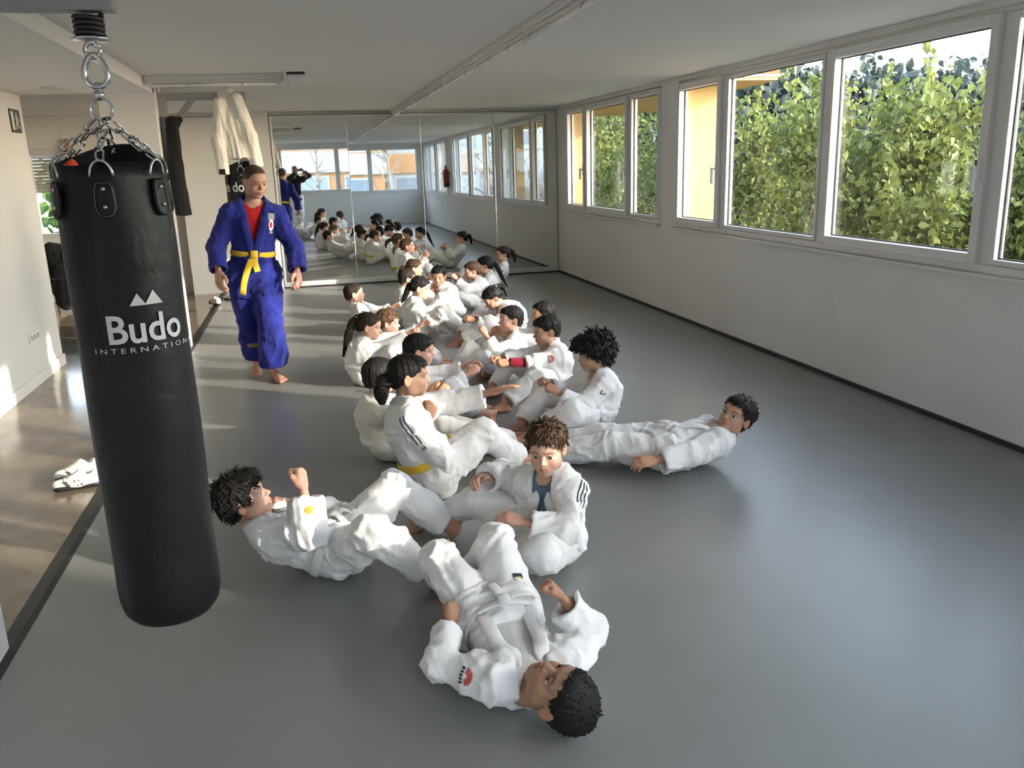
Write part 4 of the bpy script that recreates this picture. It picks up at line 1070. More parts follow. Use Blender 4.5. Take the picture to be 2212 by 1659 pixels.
# ---------------------------------------------------------------- tube lights
ORD = ['nearest the mirror', 'second from the mirror', 'third from the mirror', 'fourth from the mirror', 'fifth from the mirror', 'sixth from the mirror', 'seventh from the mirror']
def tube_light(p0, p1, label, group=None, z=ZC):
    p0, p1 = A3(p0[0], p0[1], z), A3(p1[0], p1[1], z); d = nrm(p1-p0); s_ = A3(-d[1], d[0], 0)
    root = empty('tube_light', tuple((p0+p1)/2)); tag(root, label, 'ceiling light', group)
    sub(MB().bar(p0-A3(0,0,.022), p1-A3(0,0,.022), .085, .044).bar(p0-A3(0,0,.052), p1-A3(0,0,.052), .045, .02).build('housing', 'fixture_white', bevel=.006), root)
    sub(MB().tube(np.array([p0+d*.05-A3(0,0,.080), p1-d*.05-A3(0,0,.080)]), .013, 10).build('lamp_tube', 'lamp_tube', smooth=True), root)
    for e, sg in ((p0, 1), (p1, -1)): sub(MB().bar(e+d*sg*.02-A3(0,0,.072), e+d*sg*.055-A3(0,0,.072), .032, .045).build('lamp_socket', 'fixture_white', bevel=.004), root)
    for u in (.3, .7): c = p0+(p1-p0)*u; sub(MB().bar(c-d*.008-A3(0,0,.07), c+d*.008-A3(0,0,.07), .034, .034).build('clip', 'chrome', bevel=.003), root)
for i in range(7):
    y1 = 12.82-i*1.52; tube_light((1.40, y1-1.50), (1.40, y1), 'unlit tube light in the long ceiling row, '+ORD[i], 'long row of tube lights')
tube_light((-1.18, 7.98), (-.06, 7.86), 'short unlit tube light crossing the ceiling above the far column')
e = empty('emergency_light', (.05, 7.80, ZC)); tag(e, 'small white box lamp at the end of the short tube light', 'lamp')
sub(MB().box((-.03, 7.73, ZC-.018), (.12, 7.87, ZC)).build('base', 'spring_black', bevel=.004), e); sub(MB().box((-.025, 7.735, ZC-.085), (.115, 7.865, ZC-.016)).build('cover', 'fixture_white', bevel=.012), e)
o = MB().lathe([(0, 2.362), (.085, 2.362), (.10, 2.368), (.105, 2.379), (0, 2.379)], (-1.84, 7.79, 0), 28).build('ceiling_disc', 'fixture_white', smooth=True); tag(o, 'flat round lamp on the lowered corridor ceiling', 'ceiling light')

# ---------------------------------------------------------------- signs, sockets, extinguisher
o = MB().box((-2.309, 8.17, 2.06), (-2.300, 8.43, 2.25)).build('exit_sign', 'green_sign', bevel=.002); tag(o, 'dark green emergency exit sign on the corridor wall', 'sign')
pic = [[(.06, .1), (.30, .1), (.30, .9), (.06, .9)], [(.60, .72), (.68, .80), (.62, .88), (.55, .82)], [(.52, .45), (.66, .45), (.70, .72), (.58, .74)], [(.50, .45), (.60, .45), (.50, .12), (.42, .15)], [(.58, .45), (.68, .45), (.82, .22), (.76, .15)], [(.68, .68), (.86, .52), (.83, .47), (.66, .60)], [(.56, .70), (.42, .56), (.38, .60), (.54, .76)]]
m = MB()
for poly in pic: m.add(np.array([(-2.2985, 8.17+.26*x, 2.06+.19*y) for x, y in poly]), [np.array([[0, i, i+1] for i in range(1, len(poly)-1)])])
m.build('pictogram', 'sign_pale', o)
o = MB().box((-2.309, 7.68, .335), (-2.298, 7.93, .425)).build('wall_socket', 'plastic_white', bevel=.003); tag(o, 'triple white power socket low on the corridor wall', 'socket')
for i in range(3): MB().lathe([(0, 0), (.024, 0), (.026, .004), (.022, .006), (0, .006)], (-2.2985, 7.725+i*.08, .38), 18, R=np.array([[0,0,1.],[1,0,0],[0,1,0]])).build('outlet', 'shutter_grey', o, smooth=True)
ex = empty('fire_extinguisher', (3.74, 2.98, 1.18)); tag(ex, 'red fire extinguisher on the pillar between windows', 'extinguisher')
sub(MB().lathe([(0, 1.19), (.072, 1.19), (.078, 1.21), (.078, 1.30)], (3.77, 2.98, 0), 24).build('base_band', 'black_rubber', smooth=True), ex)
sub(MB().lathe([(.077, 1.30), (.077, 1.58), (.068, 1.62), (.045, 1.655), (.022, 1.67), (.020, 1.70), (0, 1.70)], (3.77, 2.98, 0), 24).build('cylinder', 'red_paint', smooth=True), ex)
sub(MB().box((3.745, 2.96, 1.70), (3.795, 3.00, 1.735)).bar((3.77, 2.93, 1.745), (3.77, 3.06, 1.775), .014, .012).build('valve', 'black_rubber', bevel=.003), ex)
sub(MB().tube(smooth_path([(3.75, 2.95, 1.71), (3.70, 2.90, 1.66), (3.695, 2.90, 1.50), (3.70, 2.92, 1.36)], 12), .008, 7).build('hose', 'black_rubber', smooth=True), ex)
sub(MB().box((3.845, 2.94, 1.50), (3.868, 3.02, 1.60)).build('hook_plate', 'steel_grey'), ex)
o = MB().box((1.0, YB, .30), (1.28, YB+.012, .38)).build('wall_socket', 'plastic_white', bevel=.003); tag(o, 'pale socket strip low on the back wall, seen in the mirror', 'socket')

# ---------------------------------------------------------------- shoes, chair, stick
def shoe(c, ang, label, group, white=True, L=1.):
    R = rotz(ang); c = A3(*c)
    root = empty('sneaker', tuple(c)); root.rotation_euler = (0, 0, ang); tag(root, label, 'shoe', group)
    k = L; V, F = mesh_sdf([Cone((0, -.075*k, .018), .034*k, (0, .085*k, .018), .036*k, .03, flat=A3(0,0,1), fk=1.9)], .008); V[:, 2] = np.maximum(V[:, 2], 0); link('sole', make_mesh('sole', V, F, [M['shoe_black']]), root)
    V, F = mesh_sdf([Cone((0, -.072*k, .045), .034*k, (0, .01*k, .048), .036*k, .03), Cone((0, .0, .042), .036*k, (0, .095*k, .036), .026*k, .03), Cone((0, -.075*k, .07), .028*k, (0, -.015*k, .085), .024*k, .02), Cone((0, -.05*k, .075), .022*k, (0, -.045*k, .16), .026*k, .008, sub=True)], .007)
    V[:, 2] = np.maximum(V[:, 2], .016); link('upper', make_mesh('upper', V, F, [M['shoe_white' if white else 'shoe_black']]), root)
    for i in range(3):
        y = .01+.024*i; p = np.array([(-.030, y, .052), (-.018, y+.004, .078-i*.006), (.0, y+.005, .086-i*.008), (.018, y+.004, .078-i*.006), (.030, y, .052)])*A3(k, k, 1); v, f = tube_vf(smooth_path(p, 9), .0032, 5); q = Parts(); q.add(v, f); link('lace', q.mesh('lace', [M['shoe_white']], (0,0,0), True, False), root)
    for s in (-1, 1):
        for j, y in enumerate((-.02, .0, .045)): p = np.array([(s*.0385*k, y, .030), (s*.0375*k, y+.018, .062)]); v, f = tube_vf(p, .0045, 5); q = Parts(); q.add(v, f); link('side_stripe', q.mesh('side_stripe', [M['shoe_black']], (0,0,0), True, False), root)
shoe((-1.36, 4.93, -.02), 1.75, 'white and black sneaker by the mat edge, the one nearer the camera', 'pair of sneakers', L=1.1)
shoe((-1.40, 5.12, -.02), 1.95, 'white and black sneaker by the mat edge, the one further away', 'pair of sneakers', L=1.1)
shoe((-1.22, 11.62, -.0), .6, 'white shoe at the far end of the mat edge, lying on the strip', 'far white shoes', L=1.1)
shoe((-1.02, 11.95, -.0), 1.2, 'white shoe at the far end, closer to the end wall', 'far white shoes', L=1.1)
ch = empty('chair', (-3.05, 12.0, -.02)); tag(ch, 'chair under a heap of black clothes in the side room', 'chair')
for x in (-3.24, -2.90):
    for y in (11.80, 12.16): sub(MB().tube(np.array([(x, y, -.02), (x, y, .42 if y < 12 else .82)]), .012, 8).build('leg', 'chrome', smooth=True), ch)
sub(MB().box((-3.26, 11.78, .42), (-2.88, 12.18, .45)).build('seat', 'shoe_black', bevel=.008), ch); sub(MB().box((-3.25, 12.15, .60), (-2.89, 12.175, .84)).build('backrest', 'shoe_black', bevel=.008), ch)
V, F = fold_cloth([Cone((-3.2, 12.10, .80), .07, (-2.92, 12.08, .72), .10, .06), Cone((-3.16, 12.02, .72), .10, (-3.12, 11.92, .30), .10, .06), Cone((-2.95, 12.0, .66), .11, (-2.97, 11.92, .22), .10, .06), Cone((-3.05, 11.95, .48), .15, (-3.05, 11.90, .15), .13, .06)], .014, .014, 5, (0, 0, 1))
tag(link('black_clothes', make_mesh('black_clothes', V, F, [M['black_cloth']])), 'heap of black clothes hanging over the side-room chair', 'clothing')
st = empty('wooden_stick', (-3.0, 12.85, -.02)); tag(st, 'pale wooden stick leaning by the side-room window', 'stick')
sub(MB().tube(np.array([(-2.93, 12.70, -.02), (-3.01, 12.95, 2.0)]), .014, 8).build('shaft', 'wood', smooth=True), st); sub(MB().bar((-3.008, 12.945, 1.98), (-3.018, 12.965, 2.18), .06, .03).build('head', 'wood', bevel=.005), st)
# ---------------------------------------------------------------- outdoors
def leafmat(name, a, b, trans=.25):
    m = bpy.data.materials.new(name); m.use_nodes = True; nt = m.node_tree; pb = nt.nodes['Principled BSDF']; pb.inputs['Roughness'].default_value = .5; pb.inputs['Specular IOR Level'].default_value = .25
    n = nt.nodes.new('ShaderNodeTexNoise'); n.inputs['Scale'].default_value = 2.2; tc = nt.nodes.new('ShaderNodeTexCoord'); nt.links.new(tc.outputs['Object'], n.inputs['Vector'])
    r = nt.nodes.new('ShaderNodeValToRGB'); r.color_ramp.elements[0].position = .35; r.color_ramp.elements[1].position = .68; r.color_ramp.elements[0].color = a+(1,); r.color_ramp.elements[1].color = b+(1,)
    nt.links.new(n.outputs['Fac'], r.inputs['Fac']); nt.links.new(r.outputs['Color'], pb.inputs['Base Color'])
    t = nt.nodes.new('ShaderNodeBsdfTranslucent'); nt.links.new(r.outputs['Color'], t.inputs['Color']); x = nt.nodes.new('ShaderNodeMixShader'); x.inputs[0].default_value = trans
    nt.links.new(pb.outputs[0], x.inputs[1]); nt.links.new(t.outputs[0], x.inputs[2]); nt.links.new(x.outputs[0], nt.nodes['Material Output'].inputs[0]); M[name] = m
leafmat('leaf_bright', (.085, .110, .030), (.175, .205, .055), .35); leafmat('leaf_mid', (.055, .080, .026), (.125, .155, .045), .35)
leafmat('pine_green', (.030, .044, .037), (.062, .080, .066), .1); leafmat('hedge_green', (.05, .10, .03), (.16, .24, .06), .3)
mat('bark', (.13, .105, .075), .9, bump=[(40, .4, None, .01)]); mat('bark_pale', (.30, .27, .23), .9, bump=[(40, .4, None, .01)])
mat('ground_grass', (.10, .12, .05), .95, var=(.6, (.16, .14, .08), .35, .7)); mat('facade_white', (.50, .52, .55), .8); mat('facade_orange', (.48, .25, .12), .85); mat('facade_blue', (.28, .34, .45), .4); mat('facade_glass', (.20, .25, .32), .15)

def leaves_vf(C, Nn, size, rs, heart=True):
    """C leaf centres (n,3); returns many folded leaves as one vertex/face set"""
    n = len(C); d = rs.randn(n, 3); d[:, 2] -= .8; d /= np.linalg.norm(d, axis=1, keepdims=True); w = rs.randn(n, 3)+Nn*.8; w -= d*np.sum(w*d, 1, keepdims=True); w /= np.linalg.norm(w, axis=1, keepdims=True)+1e-9; s = np.cross(d, w)
    L = (size*(.6+.8*rs.rand(n)))[:, None]
    V = np.stack([C-d*L*.45, C-d*L*.15+s*L*.36+w*L*.08, C+d*L*.12+s*L*.30+w*L*.06, C+d*L*.62-w*L*.05, C+d*L*.12-s*L*.30+w*L*.06, C-d*L*.15-s*L*.36+w*L*.08], 1).reshape(-1, 3)
    b = (np.arange(n)*6)[:, None]
    return V, np.concatenate([b+np.array([[0, 1, 2, 3]]), b+np.array([[0, 3, 4, 5]])])

def branches(base, top, rs, n, spread, r0, droop=0.):
    """trunk plus limbs: list of polylines with radii"""
    out = []; base, top = A3(*base), A3(*top); H = np.linalg.norm(top-base)
    t = np.linspace(0, 1, 8); tr = base+(top-base)*t[:, None]+np.cumsum(rs.randn(8, 3)*.02*H/4, 0)*A3(1, 1, .2); out.append((tr, r0*(1-.85*t)))
    for i in range(n):
        u = .30+.68*rs.rand(); p = base+(top-base)*u; a = rs.rand()*6.28; L = spread*(1.15-u)*(.6+.7*rs.rand())+.25
        q = [p]; dr = A3(math.cos(a), math.sin(a), .55+.4*rs.rand()-droop)
        for j in range(4): dr = nrm(dr+rs.randn(3)*.22); q.append(q[-1]+dr*L/4)
        q = np.array(q); out.append((q, np.linspace(r0*.36*(1-u*.5), r0*.05, 5)))
        for k in range(2):
            j = rs.randint(1, 4); dr2 = nrm(dr+rs.randn(3)*.7); s = np.array([q[j]+dr2*L*.13*v for v in range(4)]); out.append((s, np.linspace(r0*.13, r0*.03, 4)))
    return out
def tree(name, base, top, spread, nl, size, lm, label, group, seed, n=26, r0=.07, bm='bark', crown0=.22, flatc=1.):
    rs = np.random.RandomState(seed); root = empty(name, tuple(base)); tag(root, label, 'tree', group)
    br = branches(base, top, rs, n, spread, r0); P = MB()
    for q, r in br: P.tube(q, r, 5, cap=False)
    sub(P.build('trunk', bm, smooth=True), root)
    if nl:
        pts = np.concatenate([np.repeat(q[1:], 3, 0) for q, r in br[1:]]+[br[0][0][3:]]); c = pts[rs.randint(0, len(pts), nl)]+rs.randn(nl, 3)*A3(.17, .17, .15)*spread*.75
        for _ in range(7):   # leafy shoots standing above the crown
            b0 = A3(*top)+rs.randn(3)*A3(.5, .5, .12)*spread*.7-A3(0, 0, .2); L = .45+.55*rs.rand(); sh = b0+np.linspace(0, 1, 46)[:, None]*A3(rs.randn()*.10, rs.randn()*.10, L)+rs.randn(46, 3)*.055*np.linspace(1.4, .5, 46)[:, None]; c = np.vstack([c, sh])
        nl = len(c); ctr = (A3(*base)+A3(*top))/2; nn = c-ctr; nn /= np.linalg.norm(nn, axis=1, keepdims=True)
        V, F = leaves_vf(c, nn, np.full(nl, size), rs); f = link('foliage', make_mesh('foliage', V, F, [M[lm]], smooth=False)); f['kind'] = 'stuff'; sub(f, root)
    return root
WHERE = ['by the balcony corner', 'left of the wide pane', 'behind the middle mullion', 'filling the wide pane', 'at the right of the wide pane', 'at the right edge of the picture', 'low in front of the wide pane', 'outside the window by the mirror', 'nearest the mirror window']
T = [((7.6, 13.2), 2.35, 1.5), ((7.3, 11.3), 2.35, 1.4), ((7.0, 9.9), 1.75, 1.35), ((7.2, 8.9), 2.15, 1.4), ((7.3, 7.6), 1.55, 1.5), ((6.9, 5.6), 1.35, 1.4), ((6.4, 7.9), 1.15, 1.35), ((6.6, 15.2), 2.9, 1.7), ((6.2, 17.2), 3.2, 1.9)]
for i, ((x, y), zt, sp) in enumerate(T):
    tree('leafy_tree', (x, y, -4.2), (x+.1, y, zt-.15), sp*1.05, 5900, .090, 'leaf_bright' if i not in (2, 4, 7) else 'leaf_mid', 'bright green leafy tree '+WHERE[i], 'leafy trees outside the right windows', 40+i, n=64, r0=.06)
# pine wood on the slope behind
S('ground_outside', MB().box((XR+.3, -60, -4.4), (90, 70, -4.2)).box((-60, -60, -4.4), (XR+.3, YB-.4, -4.2)).box((-60, 13.6, -4.4), (XR+.3, 70, -4.2)), 'ground_grass', 'grass ground outside below the windows')
rs = np.random.RandomState(9)
pn = 0
for row, (d, h0, num) in enumerate(((29, 3.6, 12), (37, 4.9, 13))):
    for i in range(num):
        a = math.radians(15+36*i/(num-1)+row*1.4)+rs.randn()*.012; x, y = d*math.sin(a)+2, d*math.cos(a); h = h0+rs.rand()*1.2-.5+1.1*(num-1-i)/num
        root = empty('pine_tree', (x, y, -4.2)); tag(root, '%s dark pine from the left in the %s row of the skyline wood' % (['first', 'second', 'third', 'fourth', 'fifth', 'sixth', 'seventh', 'eighth', 'ninth', 'tenth', 'eleventh', 'twelfth', 'thirteenth'][i], ['front', 'back'][row]), 'tree', 'pine wood on the skyline')
        sub(MB().tube(np.array([(x, y, -4.2), (x+.2, y, h*.5), (x, y, h-.8)]), [.28, .2, .06], 6).build('trunk', 'bark', smooth=True), root)
        nl = 2000; cc = []
        for k in range(16): u = rs.rand(); cc.append(A3(x, y, h-.6-u*6.5)+rs.randn(3)*A3(1.5, 1.5, .3)*(.45+.75*u))
        cc = np.array(cc); c = cc[rs.randint(0, 16, nl)]+rs.randn(nl, 3)*A3(.75, .75, .42); nn = nrm(A3(0, 0, 1))*np.ones((nl, 3))
        V, F = leaves_vf(c, nn, np.full(nl, .34), rs); f = link('foliage', make_mesh('foliage', V, F, [M['pine_green']], smooth=False)); f['kind'] = 'stuff'; sub(f, root)
# bare trees behind the building (they streak the low sun and show in the mirror)
BT = [((7.4, -.6), 5.2), ((9.6, -3.4), 6.0), ((6.3, -3.0), 4.6), ((12.5, -1.6), 6.4), ((3.2, -7.5), 4.6), ((.6, -6.6), 4.2), ((-1.6, -8.0), 4.8), ((5.4, -8.4), 5.0)]
BW = ['closest to the right wall windows', 'second out from the right wall', 'at the back corner of the room', 'furthest out to the right', 'behind the back window, rightmost', 'behind the back window, middle', 'behind the back window, leftmost', 'far off past the back corner']
for i, ((x, y), zt) in enumerate(BT): tree('bare_tree', (x, y, -4.2), (x, y, zt), 2.6, 0, .1, 'leaf_mid', 'leafless grey tree '+BW[i], 'bare trees behind the building', 70+i, n=34, r0=.11, bm='bark_pale')
SH = ['closest to the low annex', 'between the annex and the leafy trees', 'nearest the leafy trees', 'behind the others by the annex', 'furthest out from the windows']
for i, (x, y) in enumerate(((6.8, .9), (7.0, 2.1), (6.6, 3.2), (7.9, 1.4), (7.8, 3.5))):  # twig tangles added outside to break the low sun into streaks
    rs = np.random.RandomState(120+i); root = empty('bare_shrub', (x, y, -4.2)); tag(root, 'tangled leafless shrub '+SH[i], 'shrub', 'bare shrubs on the sun side'); P = MB()
    for j in range(150):
        b = A3(x, y, -.2-1.5*rs.rand())+rs.randn(3)*A3(.55, .8, .3); d = nrm(A3(rs.randn()*.55, rs.randn()*.55, 1)); q = [b]
        for k in range(4): d = nrm(d+rs.randn(3)*.25); q.append(q[-1]+d*.42*(1+rs.rand()))
        q = np.array(q); q = q[(q[:, 2] < 2.9) & (q[:, 0] > 4.9)]
        if len(q) > 1: P.tube(q, np.linspace(.022, .006, len(q)), 4, cap=False)
    sub(P.build('twigs', 'bark_pale', smooth=True), root)
# pale houses far behind the back wall
def block(x0, x1, y, z1, body, bands, label, seed):
    root = empty('apartment_block', ((x0+x1)/2, y-3, -4.2)); tag(root, label, 'building')
    sub(MB().box((x0, y-8, -4.2), (x1, y, z1)).build('wall', body), root); nf = int((z1+4.2)/2.9); nx = int((x1-x0)/2.6); rs = np.random.RandomState(seed)
    for k in range(nf):
        zb = -3.6+k*2.9
        if k % 2 == 0: sub(MB().box((x0-.1, y-.05, zb-.7), (x1+.1, y+.35, zb+.5)).build('balcony_band', bands, bevel=.02), root)
        for i in range(nx):
            xa = x0+.4+i*2.6; f = MB().box((xa, y-.05, zb+.6), (xa+1.7, y+.06, zb+2.0)).build('window', 'facade_white'); sub(f, root)
            p = MB().box((xa+.1, y+.05, zb+.7), (xa+1.6, y+.075, zb+1.9)).build('pane', 'facade_glass' if rs.rand() < .6 else 'facade_blue', f)
ax = empty('annex', (9, -3.4, -4.2)); tag(ax, 'low pale annex with flat roof on the sun side of the building', 'building')  # block added to keep the low sun off the front of the mat
sub(MB().box((6.6, -7, -4.2), (11.5, .15, 2.20)).build('wall', 'facade_white'), ax); sub(MB().box((6.52, -7.08, 2.20), (11.58, .23, 2.32)).build('roof_edge', 'facade_white', bevel=.01), ax)
sub(MB().box((6.62, -7, 2.30), (7.05, -2.15, 3.7)).build('roof_screen', 'facade_white'), ax)  # thin wall added on top to shade the near left floor
for i in range(3):
    f_ = MB().box((6.56, -6.2+i*2.1, .4), (6.62, -4.9+i*2.1, 1.7)).build('window', 'facade_orange'); sub(f_, ax); MB().box((6.545, -6.1+i*2.1, .5), (6.57, -5.0+i*2.1, 1.6)).build('pane', 'facade_blue', f_)
block(-16, 5, -27, 7.0, 'facade_orange', 'facade_white', 'orange brick apartment block with white bands behind the back window', 3)
block(5.5, 30, -30, 8.4, 'facade_white', 'facade_orange', 'pale apartment block with orange balcony bands to the back right', 5)
tree('hedge_tree', (-3.6, 17.5, -4.2), (-3.6, 17.5, 1.6), 2.2, 3000, .2, 'hedge_green', 'green bushy tree outside the side-room window', None, 91, n=40)
# ---------------------------------------------------------------- embroidered marks, in unit coordinates
def quads(x0, x1, y0, y1, n): return [[(x0, y0+(y1-y0)*i/n), (x1, y0+(y1-y0)*i/n), (x1, y0+(y1-y0)*(i+1)/n), (x0, y0+(y1-y0)*(i+1)/n)] for i in range(n)]
def grid(x0, x1, y0, y1, nx, ny): return [[(x0+(x1-x0)*a, y0+(y1-y0)*b) for a, b in ((i/nx, j/ny), ((i+1)/nx, j/ny), ((i+1)/nx, (j+1)/ny), (i/nx, (j+1)/ny))] for i in range(nx) for j in range(ny)]
def seal(n=16, r=1.): return [[(0, 0)]+[(r*math.cos(2*math.pi*(i+j)/n), r*math.sin(2*math.pi*(i+j)/n)) for j in (0, 1)] for i in range(n)]
def fan(n=9): 
    out = []
    for i in range(n):
        a, b = math.pi*(i+.12)/n, math.pi*(i+.88)/n; out.append([(.28*math.cos(a), .28*math.sin(a)), (math.cos(a), math.sin(a)), (math.cos(b), math.sin(b)), (.28*math.cos(b), .28*math.sin(b))])
    return out
def bars3(): return [[(-1+i*.62, 0), (-.62+i*.62, 0), (-.92+i*.62+.0, .42+i*.32), (-1.25+i*.62, .30+i*.32+.02)] for i in range(3)]
def flip(polys): return [[(-x, y) for x, y in p][::-1] for p in polys]
MARK = {
 'stripes3': [('sleeve_stripe', 'mark_dark', quads(x-.11, x+.11, -1, 1, 7)) for x in (-.8, 0, .8)],
 'stripes2': [('sleeve_stripe', 'mark_navy', quads(x-.18, x+.18, -1, 1, 7)) for x in (-.6, .5)],
 'logo3': [('logo', 'mark_dark', bars3())],
 'word': [('lettering', 'mark_grey', text_polys('adidas'))],
 'sun': [('emblem', 'mark_red', fan()), ('lettering', 'mark_dark', [[(-.95+i*.40, -.62), (-.68+i*.40, -.62), (-.68+i*.40, -.22), (-.95+i*.40, -.22)] for i in range(5)])],
 'tick': [('emblem', 'mark_dark', [[(-1, .5), (-.55, .55), (-.1, -.3), (-.35, -.75)], [(-.1, -.3), (-.35, -.75), (1, .35), (.85, .65)], [(.1, .3), (.3, .5), (.9, .95), (.75, .65)]])],
 'disc': [('emblem', 'mark_orange', seal()), ('emblem', 'mark_gold', [[(-.1, -.6), (.1, -.6), (.1, .6), (-.1, .6)], [(-.5, -.08), (.5, -.08), (.5, .12), (-.5, .12)]])],
 'scrawl': [('emblem', 'mark_dark', [[(-1, .6), (-.3, .8), (-.2, .55), (-.9, .35)], [(-.2, .1), (.4, .3), (.5, .0), (-.1, -.2)], [(.1, -.4), (.9, -.2), (.9, -.5), (.2, -.7)]])],
 'patch': [('patch', 'mark_dark', grid(-1, 1, -1, 1, 5, 5)), ('patch_trim', 'mark_gold', grid(-.7, .7, .2, .45, 4, 1)+grid(-.6, .6, -.35, -.1, 4, 1))],
 'badge': [('badge', 'mark_grey', quads(-.8, .8, .35, 1, 2)+quads(-.4, .4, -1, -.75, 1)), ('badge', 'mark_white', [[(.62*x, .55*y-.15) for x, y in p] for p in seal(8, 1.1)]), ('badge_dot', 'mark_red', [[(.36*x, .32*y-.15) for x, y in p] for p in seal(10)])],
 'script': [('embroidery', 'mark_gold', [[(-1+i*.4, -.5), (-.75+i*.4, -.6), (-.72+i*.4, .5), (-.95+i*.4, .6)] for i in range(5)])],
 'tag2': [('size_tag', 'mark_dark', quads(-.7, -.3, -.8, .8, 2)+quads(.2, .6, -.8, .8, 2))],
}
